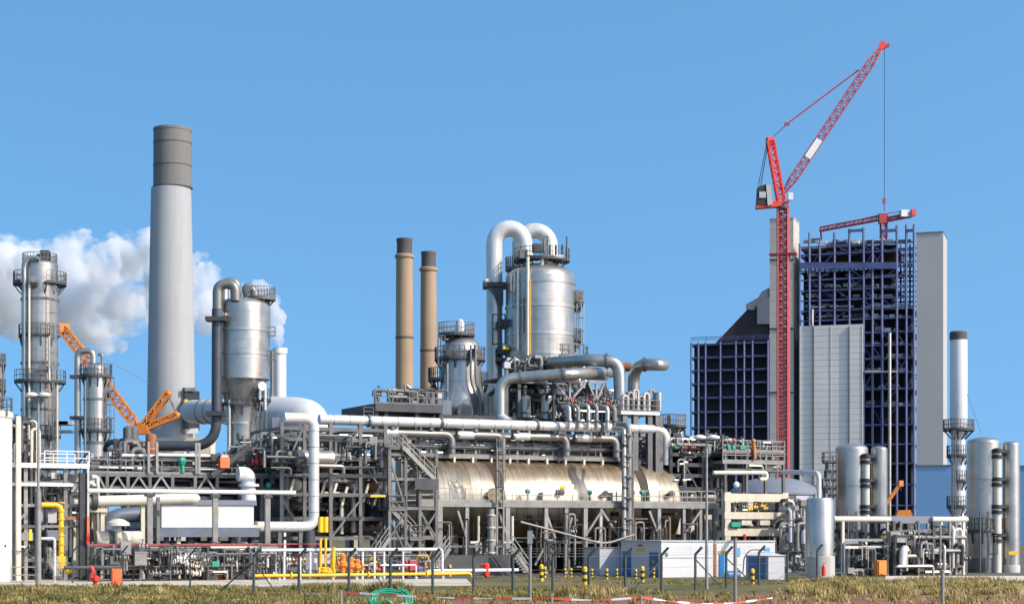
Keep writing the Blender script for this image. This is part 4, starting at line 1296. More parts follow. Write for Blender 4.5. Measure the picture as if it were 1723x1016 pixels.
mb = MB(); prect(mb, 690, 1215, 905, 968, 178, .4, 0, 7.5); t.add('shade_wall', mb, 'black')  # black sheet added to keep the space behind the drum legs dark
pipework(t, 700, 1200, 880, 955, 168, 176, 40, 23, ['steel_dark', 'black', 'black', 'brown', 'steel_dark'], .08, .25, 8, .35)

# upright pipe stack and ladder tower that cross the drum
t = Thing('ladder_tower', 'narrow grey ladder cage standing before the brass drum next to its dark strap', 'ladder', QZ(841, 0, 158))
for px in (836, 847):
    p = QZ(px, 0, 158); t.add('upright', MB().beam(p, QZ(px, ZQ(841, 752, 158), 158), .16), 'galv')
t.add('access_ladder', MB().ladder(QZ(841, 6.2, 157.9), QZ(841, ZQ(841, 735, 158), 157.9), -V, .6), 'steel')
for k in range(7):
    z = .8 + k * 1.7; t.add('rung_tie', MB().beam(QZ(836, z, 158), QZ(847, z, 158), .12), 'galv')
t = Thing('pipe_stack', 'upright column of pipes and flanges crossing the brass drum towards its far end', 'pipework', QZ(1056, 0, 158))
for px, r, m, top in ((1050, .22, 'alu', 722), (1058, .28, 'galv', 716), (1064, .16, 'steel', 735)):
    t.add('pipe', MB().tube([QZ(px, 0, 157.6), QZ(px, ZQ(1056, top, 158), 157.6), QZ(px, ZQ(1056, top - 3, 158), 157.6) + V * 2], r, 10, .5), m)
for k in range(13):
    z = 1.2 + k * .95; p = QZ(1057, z, 157.4)
    if k % 2: valve(t, p - U * .3, .19, ('galv', 'steel', 'steel_dark')[k % 3])
    else: t.add('clamp', MB().box(p, (.9 - .02 * k, .7, .14)), 'steel')
p = Q(1024, 766, 166); t.add('junction_box', MB().box(p, (1.0, .8, .9)), 'black')
p = Q(1032, 760, 166); t.add('junction_box', MB().box(p, (.9, 1.2, .9)), 'steel_dark')

t = Thing('support_column', 'stout pale column with flanges below the dark strap of the brass drum', 'column', QZ(826, 0, 159))
t.add('shaft', MB().tube([QZ(826, 0, 157.8), QZ(826, 5.8, 157.8)], .3, 12), 'galv')
for k in range(5): t.add('flange', MB().lathe(QZ(826, .8 + k * 1.1, 157.8), [(.3, 0), (.4, 0), (.4, .12), (.3, .12)], 14), 'pipe_cream')
t.add('concrete_plinth', MB().box(QZ(806, 1.5, 163), (2.8, 2, 3.0)), 'concrete')

# ---------------- upper deck above the drum with the valve manifold
t = Thing('upper_deck', 'upper steel deck crowded with valves above the golden drum', 'platform', QZ(910, 0, 160))
z = deck(t, 704, 1118, 768, 164.6, 9, 'galv', .2, 'grating', 'steel')
t.add('edge_beam', MB().beam(QZ(704, z - .15, 164.5), QZ(1118, z - .15, 164.5), .14, .34), 'galv')
for px in (706, 766, 842, 900, 958, 1052, 1116):
    for d in (.3, 8.5):
        p = QZ(px, z, 164.6) + V * d
        t.add('post', MB().beam(p, p + UP * 3.0, .22), 'steel')
    p = QZ(px, 0, 173.5)
    t.add('rear_column', MB().beam(p, Vector((p.x, p.y, z - .3)), .4), 'steel_dark')
t.add('top_beam', MB().beam(QZ(704, z + 2.6, 164.7), QZ(1118, z + 2.6, 164.7), .2, .28), 'steel')
t = Thing('valve_manifold', 'rows of small pipes and hand wheels on the deck above the golden drum', 'pipework', QZ(910, z, 166))
pipework(t, 700, 1110, 738, 767, 165, 168.5, 70, 31, ['alu', 'galv', 'steel', 'pipe_white', 'alu_dark', 'steel_dark'], .06, .17, 26, .55)
t = Thing('valve_manifold', 'second line of pipes and valves deeper on the deck above the drum', 'pipework', QZ(910, z, 170))
pipework(t, 700, 1120, 728, 767, 169, 174, 60, 32, ['steel', 'steel_dark', 'alu_dark', 'alu'], .08, .24, 14, .5)
t = Thing('red_cylinder_rack', 'red pipes and valves on the far end of the deck beneath the white header bend', 'pipework', QZ(1085, z, 162))
for k in range(6):
    p = QZ(1072 + k * 7, z + .1, 166); t.add('cylinder', MB().tube([p, p + UP * 1.5], .2, 8), 'galv' if k % 2 else 'alu')
t.add('red_pipe', MB().tube([QZ(1074, z + 1.0, 165.4), QZ(1094, z + 1.0, 165.4)], .13, 8), 'red_bright')
valve(t, QZ(1098, z + 1.0, 165.4), .22, 'red_bright')

# header with four drop legs
runs = [(640, 760, 'first drop pipe on the deck, counting from the stair tower'), (768, 845, 'second drop pipe on the deck, just before the ladder tower'),
        (862, 953, 'third drop pipe on the deck, beyond the ladder tower'), (966, 1037, 'fourth drop pipe on the deck, before the upright pipe stack')]
for x0, x1, lab in runs:
    zz = ZQ(880, 734, 163.8)
    t = Thing('drop_pipe', 'grey pipe turning down, ' + lab, 'pipe', QZ(x1, 0, 163.8), 'drop pipes above the drum')
    r = .36
    t.add('pipe', MB().tube([QZ(x0, zz, 163.8), QZ(x1, zz, 163.8), QZ(x1, z + .05, 163.8)], r, 14, .8), 'alu_dark')
    t.add('bright_sleeve', MB().tube([QZ(x0 + 3, zz, 163.8), QZ(x0 + 28, zz, 163.8)], r + .02, 14), 'pipe_white')
    for px in (x0 + 28, x1 - 18): t.add('pipe_shoe', MB().box(QZ(px, zz + .42, 163.8), (.2, .3, .25)), 'pipe_white')
    t.add('flange', MB().lathe(QZ(x1, z + .6, 163.8), [(r, 0), (r + .16, 0), (r + .16, .14), (r, .14)], 14), 'steel')

# big white header pipe
zz = ZQ(560, 706, 163.5)
t = Thing('header_pipe', 'long white header pipe over the deck, bending down at its far end', 'pipe', QZ(860, 0, 163.5))
t.add('pipe', MB().tube([QZ(537, zz, 163.5), QZ(1121, zz, 163.5), QZ(1121, zz - 3.4, 163.5)], .44, 16, 1.3), 'pipe_white')
for px in range(560, 1100, 27): t.add('lagging_band', MB().lathe(QZ(px, zz, 163.5), [(.44, -.03), (.452, -.03), (.452, .03), (.44, .03)], 16, U), 'galv')
for px in (620, 742, 903, 1010): t.add('flange', MB().lathe(QZ(px, zz, 163.5), [(.44, -.1), (.58, -.1), (.58, .1), (.44, .1)], 16, U), 'steel')
t.add('crossover_box', MB().rails([QZ(612, zz + .4, 163.5), QZ(628, zz + .4, 163.5)], .8, .8, .05), 'steel_dark')
zq = zz - .85
t = Thing('header_rack', 'grey beams and posts carrying the long white header pipe', 'rack', QZ(860, 0, 164.5))
t.add('beam', MB().beam(QZ(540, zq, 163.9), QZ(1118, zq, 163.9), .22, .3), 'galv')
t.add('beam', MB().beam(QZ(540, zq - 1.15, 164.5), QZ(1118, zq - 1.15, 164.5), .2, .25), 'steel')
t.add('beam', MB().beam(QZ(540, zq - .3, 169), QZ(1118, zq - .3, 169), .2, .3), 'steel_dark')
for k, px in enumerate((556, 606, 660, 725, 800, 870, 940, 1010, 1078, 1113)):
    p = QZ(px, zq - 3.2 if px > 690 else 1.2, 164.8)
    t.add('post', MB().beam(p, Vector((p.x, p.y, zq)), .22), 'galv')
    t.add('pipe_saddle', MB().box(QZ(px, zq + .28, 163.6), (.3, .5, .3)), 'steel')
t.add('secondary_pipe', MB().tube([QZ(600, zq - .1, 167), QZ(1060, zq - .1, 167)], .24, 10), 'alu_dark')

# ---------------- white U pipe at the corner
t = Thing('pipe_loop', 'big white pipe loop dropping from the header to knee height', 'pipe', QZ(528, 0, 156))
r = .45
zt = ZQ(528, 704, 156); zl = ZQ(528, 886, 156)
t.add('pipe', MB().tube([QZ(528, zt, 156) - U * 2.6, QZ(528, zt, 156), QZ(528, zl, 156), QZ(432, zl, 156)], r, 18, .9), 'pipe_white')
for k in range(6): t.add('lagging_band', MB().lathe(QZ(528, zl + 1.2 + k * 1.35, 156), [(.45, -.03), (.464, -.03), (.464, .03), (.45, .03)], 16), 'galv')
for px in (470, 505): t.add('pipe_support', MB().beam(QZ(px, 0, 156), QZ(px, zl - .4, 156), .3), 'steel')
t.add('stub', MB().tube([QZ(520, zl - .3, 156), QZ(520, 1.8, 156)], .5, 12), 'steel_dark')

# ---------------- corner rack (dark) between the white loop and the drum
t = Thing('process_rack', 'tall open steel rack of dark beams between the white loop and the stair tower', 'rack', QZ(560, 0, 158))
steel_rack(t, [474, 512, 556, 606, 648], 712, 158.5, 8, [722, 740, 772, 800, 832, 872, 905], 'steel', .3, .3,
           [(0, 1, 800, 715), (1, 2, 715, 790), (2, 3, 790, 720), (3, 4, 770, 832), (1, 0, 905, 840), (2, 3, 905, 840)])
for py in (772, 832, 872): deck(t, 474, 648, py, 159, 7.4, 'steel_dark', .2, 'grating')
mb = MB(); prect(mb, 480, 660, 765, 772, 168, 12); t.add('table_slab', mb, 'concrete')
for px in (490, 540, 590, 640):
    mb = MB(); prect(mb, px, px + 14, 772, 968, 169, 1.4, 0); t.add('concrete_pier', mb, 'tan_concrete')
t = Thing('rack_piping', 'dark pipes and exchangers filling the rack behind the white loop', 'pipework', QZ(560, 0, 160))
pipework(t, 476, 650, 778, 900, 159.5, 165, 70, 41, ['steel_dark', 'black', 'alu_dark', 'steel', 'tan_concrete', 'pipe_cream', 'brown'], .08, .3, 22, .4)
for px, py, m in ((497, 815, 'tan_concrete'), (512, 845, 'pipe_cream'), (560, 850, 'steel_dark'), (600, 815, 'pipe_cream'), (630, 820, 'rust'), (548, 812, 'steel_dark'), (578, 880, 'black'), (630, 870, 'black')):
    p = Q(px, py, 160)
    t.add('exchanger', MB().lathe(p, [(.1, -.3), (.5, -.2), (.62, 0), (.62, 3.4), (.75, 3.4), (.75, 3.6), (.1, 3.7)], 16, V), m)
for k in range(9):
    p = Q(485 + k * 18, 838 + (k % 3) * 6, 159)
    t.add('bracket', MB().beam(p, p + UP * 1.6 + U * .5, .2), 'tan_concrete' if k % 2 else 'pipe_cream')
t.add('yellow_rail', MB().beam(Q(623, 834, 156.2), Q(648, 834, 156.2), .18), 'yellow')
t = Thing('rack_piping', 'silver and grey pipes on top of the rack under the elbow duct', 'pipework', QZ(560, 9, 160))
pipework(t, 440, 650, 730, 790, 157, 166, 72, 43, ['alu', 'galv', 'steel', 'steel_dark', 'alu_dark', 'steel_dark'], .07, .22, 26, .5)
t.add('cooler', MB().lathe(Q(498, 770, 158), [(.1, -.2), (.7, 0), (.7, 3.2), (.1, 3.4)], 18, U), 'alu')
t = Thing('elevated_platform', 'dark steel platform behind the golden drum and stair tower', 'rack', QZ(700, 0, 175))
for px in (640, 700, 800, 900, 1000, 1100): 
    p = QZ(px, 0, 176); t.add('column', MB().beam(p, Vector((p.x, p.y, ZQ(870, 700, 176))), .45), 'steel_dark')
mb = MB(); prect(mb, 633, 1040, 700, 706, 174, 14); t.add('slab', mb, 'steel_dark')

# black furnace deck with railing under the brown chimneys
t = Thing('furnace_deck', 'black beam deck with railing at the feet of the brown chimneys', 'platform', QZ(690, 0, 178))
mb = MB(); prect(mb, 632, 745, 680, 693, 172, 9); t.add('deck_beam', mb, 'steel_dark')
z9 = ZQ(690, 680, 172)
t.add('guard_railing', MB().rails([QZ(632, z9, 172), QZ(745, z9, 172)], 1.2, 1.6, .045), 'steel')
for px in (634, 650, 702, 742):
    mb = MB(); prect(mb, px - 3, px + 3, 692, 975, 172.4, 1.0, 0); t.add('column', mb, 'steel_dark')
t.add('smoke_flue', MB().tube([QZ(655, z9 - 1.6, 175), QZ(735, z9 - 1.6, 175)], .6, 14), 'brown')
pipework(t, 636, 740, 655, 690, 173, 178, 18, 44, ['steel', 'alu_dark', 'steel_dark', 'galv'], .08, .18, 6, .6)
mb = MB(); prect(mb, 690, 760, 672, 705, 176, 5); t.add('burner_casing', mb, 'vessel_dark')

# ---------------- truss, hockey-stick pipes and the manifold deck right of the main reactor
t = Thing('pipe_truss', 'steel truss under the thick curved silver pipe', 'rack', QZ(980, 0, 165))
zt = ZQ(980, 642, 166)
for px, px2 in ((932, 985), (990, 1016)):
    t.add('truss_frame', MB().beam(QZ(px, zt, 166), QZ(px2, zt, 166), .24).beam(QZ(px, zt - .1, 166), QZ((px + px2) / 2, zt - 1.9, 166), .2).beam(QZ(px2, zt - .1, 166), QZ((px + px2) / 2, zt - 1.9, 166), .2).beam(QZ((px + px2) / 2, zt, 166), QZ((px + px2) / 2, zt - 3.2, 166), .2), 'galv')
for px in (932, 988, 1017): 
    p = QZ(px, 9, 166.4); t.add('column', MB().beam(p, QZ(px, zt, 166.4), .26), 'steel_dark')
    p = QZ(px, 9, 171); t.add('column', MB().beam(p, QZ(px, zt + .4, 171), .26), 'steel_dark')
for a_, b_ in ((988, 1017), (1017, 1040)):
    t.add('brace', MB().beam(QZ(a_, zt, 169), QZ(b_, zt - 3, 169), .2), 'steel_dark')
t.add('top_beam', MB().beam(QZ(985, zt + .6, 168), QZ(1022, zt + .6, 168), .3, .4), 'steel')
for k, (px, top) in enumerate(((958, 683), (973, 683), (990, 681), (1004, 681), (1022, 684), (1034, 684))):
    z0 = ZQ(px, 722, 162); z1 = ZQ(px, top, 162)
    t2 = Thing('bent_pipe', ['silver hockey stick pipe, closest to the small upright drums', 'second silver hockey stick pipe from the small upright drums', 'third hockey stick pipe, just under the truss post',
               'fourth hockey stick pipe, beyond the truss post', 'fifth hockey stick pipe, next to the drop of the thick curved pipe', 'last hockey stick pipe, under the drop of the thick curved pipe'][k], 'pipe', QZ(px, 9, 162), 'hockey stick pipes under the truss')
    t2.add('pipe', MB().tube([QZ(px - 12, z1, 163), QZ(px, z1, 162), QZ(px, z0, 162)], .19 + .04 * (k > 3), 10, .6), 'galv' if k % 2 else 'alu')
    t2.add('flange', MB().lathe(QZ(px, z0 + .7, 162), [(.19, 0), (.32, 0), (.32, .12), (.19, .12)], 12), 'steel')
t = Thing('reactor_piping', 'dense valves and pipe bends at the foot of the main reactor', 'pipework', QZ(950, 10, 166))
pipework(t, 938, 1045, 655, 712, 166, 174, 62, 51, ['alu_dark', 'black', 'steel', 'steel_dark', 'alu', 'steel_dark'], .06, .2, 26, .6)
pipework(t, 850, 940, 650, 705, 178, 184, 34, 57, ['steel_dark', 'black', 'steel', 'steel_dark', 'alu_dark'], .08, .26, 10, .5)
for k in range(16):
    p = Q(952 + k * 6, 672 + (k * 7) % 11, 164); valve(t, p, .2, 'red' if k % 5 == 2 else 'steel')
t = Thing('reactor_piping', 'dark platform and bends round the waist of the main reactor', 'pipework', QZ(900, 14, 176))
pipework(t, 850, 990, 600, 650, 174, 181, 44, 52, ['alu_dark', 'steel', 'steel_dark', 'alu', 'galv'], .1, .3, 14, .4)
for px in (852, 873, 930, 958): t.add('column', MB().beam(QZ(px, 8, 175), QZ(px, ZQ(px, 606, 175), 175), .3), 'steel')
mb = MB(); prect(mb, 850, 962, 636, 640, 175, 5); t.add('slab', mb, 'steel_dark')
t = Thing('manifold_deck', 'white edged deck with tall loops of pipe beyond the thick curved pipe', 'platform', QZ(1078, 0, 164))
z = deck(t, 1045, 1110, 692, 163, 5, 'pipe_white', .3, 'deck_slab', 'steel')
for px in (1050, 1068, 1092, 1106):
    p = QZ(px, 8.5, 163.5); t.add('column', MB().beam(p, QZ(px, z - .3, 163.5), .5 if px < 1100 else .8), 'steel')
for k in range(7):
    px = 1048 + k * 9; p = QZ(px, z, 163.8)
    t.add('loop_pipe', MB().tube([p, p + UP * (1.5 + (k % 3) * .3), p + UP * (1.5 + (k % 3) * .3) + U * .5, p + U * .5 + UP * .1], .14, 8, .24), 'galv' if k % 2 else 'alu')
pipework(t, 1046, 1108, 668, 690, 164, 167, 18, 53, ['steel', 'galv', 'alu', 'steel_dark'], .06, .14, 10, .7)
t.add('end_vessel', MB().tube([QZ(1108, z + .1, 163.5), QZ(1108, z + 1.9, 163.5)], .35, 12), 'alu')

t = Thing('cream_vessel', 'cream vessel under a small railed platform, seen past the white header bend', 'vessel', QZ(1138, 0, 172))
Y = 186
t.add('shell', vessel_mb(1139, Y, [(9, 956), (9, 722)] + dome(9, 722, 3), 20), 'pipe_cream')
t.add('green_band', vessel_mb(1138, Y - .6, [(8, 752), (8.6, 752), (8.6, 738), (8, 738)], 16), 'green')
ring(t, 1133, Y, 716, 6, 22, 0, 360, 'steel_dark', 'steel')
vpipe(t, [(1126, 740), (1126, 698)], 3.6, Y - 1, 'galv', nm='vent_pipe')

# ---------------- stair tower
t = Thing('stair_tower', 'grey steel stair tower with zigzag flights at the near end of the brass drum', 'stairs', QZ(690, 0, 157))
steel_rack(t, [655, 682, 706, 734], 755, 156.4, 4, [765, 806, 855, 905], 'steel', .26, .24,
           [(0, 1, 770, 855), (1, 0, 860, 905), (0, 1, 870, 930), (2, 3, 860, 905), (3, 2, 860, 905), (2, 3, 910, 968), (3, 2, 910, 968), (1, 2, 905, 968)])
def flight(px0, py0, px1, py1, c, m='galv', w=1.0):
    pm = 690
    p = QZ(px0, ZQ(pm, py0, c), c); q = QZ(px1, ZQ(pm, py1, c), c)
    f = t.add('stair_flight', MB().beam(p, q, .12, .32), m)
    t.add('stair_flight', MB().beam(p + V * w, q + V * w, .12, .32), m)
    n = max(4, int(abs(p.z - q.z) / .22))
    mb = MB()
    for i in range(n):
        a_ = p.lerp(q, (i + .5) / n); mb.beam(a_, a_ + V * w, .26, .05)
    t.add('tread_grating', mb, 'steel', f)
    for d in (0, w):
        mb = MB()
        for h in (.55, 1.05): mb.beam(p + UP * h + V * d, q + UP * h + V * d, .07)
        k = max(2, int((q - p).length / 1.3))
        for i in range(k + 1):
            a_ = p.lerp(q, i / k) + V * d; mb.beam(a_, a_ + UP * 1.05, .06)
        t.add('hand_railing', mb, 'galv', f)
flight(678, 752, 732, 806, 156.0)
flight(660, 752, 712, 800, 157.4)
flight(706, 808, 662, 855, 157)
flight(660, 858, 700, 902, 156.4)
flight(700, 905, 655, 962, 156.8)
flight(655, 905, 625, 950, 156)
for py, a_, b_ in ((806, 702, 736), (855, 655, 684), (905, 690, 712), (752, 655, 684)):
    deck(t, a_, b_, py, 156.2, 2.4, 'steel', .2, 'landing', 'steel')
t.add('dark_panel', MB().box(Q(718, 814, 155.9), (2.2, .1, .9)), 'steel_dark')
t = Thing('stair_flight', 'pale open stair leading down beside the yellow bollards to the yard', 'stairs', QZ(876, 0, 154))
flight(862, 922, 893, 968, 152)
flight(757, 922, 728, 966, 152)

# ---------------- dark rack and cream frame on the far side of the drum
t = Thing('process_rack', 'dark rack packed with pipes between the drum end and the lamp post', 'rack', QZ(1170, 0, 163))
steel_rack(t, [1128, 1152, 1182, 1214], 752, 163, 9, [765, 782, 800, 822, 840], 'steel_dark', .3, .34, [(0, 1, 840, 782), (2, 1, 840, 782), (2, 3, 830, 770)])
for py in (762, 782, 822): deck(t, 1126, 1216, py, 163, 9, 'black', .25, 'grating')
pipework(t, 1126, 1214, 760, 845, 162.5, 170, 42, 61, ['steel_dark', 'black', 'steel_dark', 'steel', 'alu_dark'], .1, .32, 12, .35)
for px, py in ((1147, 780), (1154, 777), (1138, 807), (1152, 807), (1159, 806)):
    t.add('lamp_strip', MB().box(Q(px, py, 162), (.45, .12, .14)), 'lamp_white')
t = Thing('rack_piping', 'jumble of pipes and valves along the top of the dark rack', 'pipework', QZ(1170, 11, 163))
pipework(t, 1124, 1225, 734, 764, 162.4, 169, 50, 62, ['galv', 'steel', 'alu', 'steel_dark', 'steel_dark', 'pipe_white', 'brown'], .06, .2, 30, .5)
for px, m in ((1166, 'red'), (1150, 'red'), (1138, 'green')): valve(t, Q(px, 753, 161.8), .17, m)
t = Thing('cooler_platform', 'railed grey platform with orange and green valves above the cream frame', 'platform', QZ(1265, 0, 163))
steel_rack(t, [1220, 1256, 1288, 1318], 752, 161, 7, [760, 776, 791], 'steel', .26, .26)
z = deck(t, 1216, 1320, 776, 160.8, 7.4, 'galv', .25, 'grating', 'galv')
z = deck(t, 1216, 1320, 760, 160.8, 7.4, 'steel', .2, 'grating', 'galv')
pipework(t, 1222, 1316, 742, 790, 161, 167, 46, 63, ['galv', 'steel', 'alu', 'steel_dark', 'alu_dark'], .06, .2, 22, .5)
t.add('orange_standpipe', MB().tube([Q(1270, 772, 160.6), Q(1268, 744, 160.6)], .16, 8).sphere(Q(1268, 742, 160.6), .24, 10), 'orange')
for px in (1226, 1234, 1247, 1252): t.add('green_valve', MB().box(Q(px, 752, 160.8), (.34, .3, .4)), 'green')
t.add('red_valve', MB().sphere(Q(1235, 740, 161.5), .2, 8).tube([Q(1235, 738, 161.5), Q(1235, 752, 161.5)], .1, 6), 'red')
t.add('area_lamp', MB().box(Q(1289, 744, 161), (.9, .35, .16)), 'lamp_white')
t.add('spire_pipe', MB().tube([Q(1250, 760, 161), Q(1250, 738, 161)], .1, 6), 'pipe_white')

t = Thing('concrete_portal', 'cream concrete frame with thick beams behind the blue doored sheds', 'frame', QZ(1268, 0, 158))
for px in (1222, 1319):
    for d in (0, 6):
        p = QZ(px, 0, 157) + V * d; t.add('column', MB().beam(p, Vector((p.x, p.y, ZQ(1270, 828, 157))), .62), 'tan_concrete')
for py, h in ((837, .75), (867, .65), (895, .7)):
    for d in (0, 6): 
        zz = ZQ(1270, py, 157); t.add('beam', MB().beam(QZ(1217, zz, 156.9) + V * d, QZ(1324, zz, 156.9) + V * d, .5, h), 'tan_concrete')
for py in (860, 898):
    for px in (1222, 1319):
        p = QZ(px, ZQ(1270, py, 157), 157); t.add('cross_beam', MB().beam(p, p + V * 6, .4, .6), 'tan_concrete')
t.add('stub_block', MB().box(Q(1254, 879, 156.6), (1.1, .5, .45)), 'tan_concrete')
t.add('stub_block', MB().box(Q(1285, 879, 156.6), (1.1, .5, .45)), 'tan_concrete')
t = Thing('frame_piping', 'pipes, yellow valves and brown coolers inside the cream concrete frame', 'pipework', QZ(1268, 0, 160))
pipework(t, 1228, 1314, 848, 955, 157.6, 162, 40, 64, ['steel_dark', 'brown', 'steel', 'alu', 'pipe_cream', 'black'], .07, .24, 14, .4)
for px, py in ((1262, 857), (1271, 853), (1283, 851), (1288, 855)): t.add('yellow_valve', valve_mb(MB(), Q(px, py, 156.6), .16), 'yellow')
mb = MB(); prect(mb, 1230, 1312, 885, 900, 159, 3); t.add('cooler_bank', mb, 'brown')
t.add('green_pump', MB().box(Q(1236, 882, 156.6), (1.0, .6, .45)), 'green')
t.add('red_pipe', MB().tube([Q(1253, 912, 156.6), Q(1253, 898, 156.6)], .14, 8), 'red_bright')
t.add('cream_header', MB().tube([Q(1200, 795, 158), Q(1290, 795, 158), Q(1290, 806, 158), Q(1278, 806, 158)], .2, 10, .4), 'pipe_cream')
t.add('globe', MB().sphere(Q(1239, 815, 158), .3, 12), 'lamp_white')
mb = MB(); prect(mb, 1226, 1322, 846, 975, 166, .5, 0); t.add('shade_screen', mb, 'black')  # black sheet added so the inside of the frame looks shaded

t = Thing('storage_tank', 'dark domed storage tank roof behind the cream concrete frame', 'tank', P(1302, 954, 205))
t.add('shell', vessel_mb(1302, 205, [(75, 954), (75, 832)], 48), 'grey_roof')
t.add('roof', vessel_mb(1302, 205, [(77, 833), (77, 830), (66, 818), (48, 809), (26, 804), (.1, 802)], 48), 'grey_roof')
ring(t, 1372, 205, 833, 4, 17, 0, 360, 'steel_dark', 'steel')
t.add('access_ladder', MB().ladder(P(1372, 954, 199), P(1372, 833, 199), (0, -1, 0), .5), 'steel')

# ---------------- tanks on the right
def tank_pair(xa, wa, ta, xb, wb, tb, xp, wp, Y, la, lb, lp, ringsy, ya):
    zg = 895 + 11250 / Y
    t = Thing('silver_tank', la, 'tank', P(xa, zg, Y), 'tall silver tanks')
    t.add('shell', vessel_mb(xa, Y, [(wa, zg), (wa, ta + 9)] + dome(wa, ta + 9, 9), 44), 'alu')
    for py in (ta + 70, ta + 150): band(t, xa, Y, py, wa + .2, 'alu', .06)
    for dx in (-6, 8): vpipe(t, [(xa + dx, zg - 2), (xa + dx, 860)], 1.2, Y - wa * Y / FPX - .2, 'steel')
    ring(t, xa, Y, 892, wa, wa + 5, 180, 360, 'steel_dark', 'steel')
    t.add('skirt', vessel_mb(xa, Y, [(wa + .6, zg), (wa + .6, zg - 24), (wa, zg - 25)], 40), 'steel')
    t.add('access_ladder', MB().ladder(P(xa + wa * .6, zg, Y - wa * Y / FPX * .85), P(xa + wa * .6, 900, Y - wa * Y / FPX * .85), (0, -1, 0), .5), 'steel')
    t = Thing('silver_tank', lb, 'tank', P(xb, zg, Y), 'tall silver tanks')
    t.add('shell', vessel_mb(xb, Y, [(wb, zg), (wb, tb + 5)] + dome(wb, tb + 5, 5), 32), 'alu')
    t.add('skirt', vessel_mb(xb, Y, [(wb + .6, zg), (wb + .6, zg - 12), (wb, zg - 13)], 32), 'concrete')
    t.add('warning_plate', MB().box(P(xb + 3, ya, Y - wb * Y / FPX - .05), (.75, .1, .35), 0), 'yellow')
    Yp = Y - 1.4
    t = Thing('link_pipe', lp, 'pipe', P(xp, zg, Yp))
    t.add('pipe', vessel_mb(xp, Yp, [(wp, zg), (wp, ringsy[0] + 5)], 20), 'pipe_cream')
    for py in ringsy:
        for e in (0, 9):
            t.add('black_clamp', vessel_mb(xp, Yp, [(wp, py + 5 + e), (wp + 2, py + 5 + e), (wp + 2, py - 1 + e), (wp, py - 1 + e)], 20), 'black')
        t.add('link_arm', MB().tube([P(xp - wp - 6, py + 4, Yp + .6), P(xp + wp + 8, py + 4, Yp + .6)], .3, 8), 'black')
    t.add('pipe_top', vessel_mb(xp, Yp, [(wp, ringsy[0] + 5), (wp - 1, ringsy[0] - 3), (.1, ringsy[0] - 4)], 16), 'black')
tank_pair(1433, 27, 746, 1479.5, 13.5, 750, 1457, 6.5, 172, 'fat silver tank with a stack of small balconies on its side', 'slender silver tank standing in front of the navy frame',
          'pale pipe with black clamps linking the two tanks in front of the navy frame', [766, 806, 850, 896], 900)
tank_pair(1655, 27.5, 735, 1701.5, 14, 742, 1678, 7, 166, 'fattest silver tank, next to the slim white stack', 'slender silver tank with a yellow plate, beside the tank near the white stack',
          'pale pipe with black clamps linking the two tanks next to the white stack', [757, 804, 850, 898], 930)
t = Thing('balcony_stack', 'small dark balconies stacked beside the fat silver tank', 'platform', P(1400, 960, 171))
for k, (py, w) in enumerate(((776, 20), (792, 14), (806, 16), (820, 22), (832, 18))):
    a_ = P(1407 - w, py, 170); b_ = P(1408, py, 170)
    d_ = t.add('balcony', MB().prism([a_, b_, b_ + Vector((0, 1.2, 0)), a_ + Vector((0, 1.2, 0))], (0, 0, -.18)), 'steel_dark')
    t.add('guard_railing', MB().rails([a_ + Vector((0, 1.2, 0)), a_, b_], .85, .6, .045), 'steel', d_)
t.add('post', MB().beam(P(1402, 963, 170.5), P(1402, 765, 170.5), .14), 'steel')
t.add('post', MB().beam(P(1391, 963, 170.5), P(1391, 812, 170.5), .14), 'steel')

t = Thing('silver_tank', 'short silver tank on a concrete drum with a red extinguisher', 'tank', P(1379, 972, 146))
Y = 146
t.add('shell', vessel_mb(1379.5, Y, [(22.5, 936), (22.5, 841), (21, 838), (.1, 836.5)], 40), 'alu')
t.add('plinth', vessel_mb(1380.5, Y, [(24, 972), (24, 936), (22, 935)], 40), 'concrete')
t.add('warning_plate', MB().box(P(1394, 945, Y - .95), (.5, .08, .3), .7), 'yellow')
t.add('side_pipe', MB().tube([P(1357, 968, Y), P(1357, 852, Y), P(1360, 850, Y)], .1, 8), 'alu')
for px in (1372, 1390): t.add('nozzle', MB().tube([P(px, 838, Y), P(px, 830, Y)], .09, 8), 'galv')
t = Thing('fill_pipe', 'white pipe arching over from the rack into the short silver tank', 'pipe', P(1360, 972, 147))
t.add('pipe', MB().tube([P(1318, 794, 152), P(1378, 795, 147), P(1378, 837, 147)], .2, 10, .6), 'pipe_white')
t.add('flange', MB().lathe(P(1351, 794.6, 149.4), [(.2, -.05), (.3, -.05), (.3, .05), (.2, .05)], 12, Vector((1, -.5, 0))), 'steel')
mb = MB(); p = P(1386, 962, Y - 1.5); mb.tube([p - UP * .3, p + UP * .42], .16, 12).sphere(p + UP * .42, .16, 10).tube([p + UP * .5, p + UP * .72, p + UP * .72 + Vector((.15, 0, 0))], .04, 6)
single('fire_extinguisher', mb, 'red_bright', 'red extinguisher against the concrete foot of the short silver tank', 'extinguisher', p - UP * .3)
t = Thing('drain_piping', 'grey pipe bends and valves between the cream frame and the short silver tank', 'pipework', QZ(1340, 0, 150))
pipework(t, 1324, 1358, 840, 968, 150, 156, 30, 65, ['galv', 'steel', 'alu', 'steel_dark', 'shed_grey'], .09, .26, 14, .5)
t.add('grey_box', MB().box(Q(1345, 855, 156), (1.4, 1, 2.4)), 'shed_grey')
t.add('elbow_pipe', MB().tube([Q(1324, 842, 152), Q(1334, 845, 152), Q(1334, 880, 152), Q(1345, 898, 152)], .26, 10, .7), 'alu')

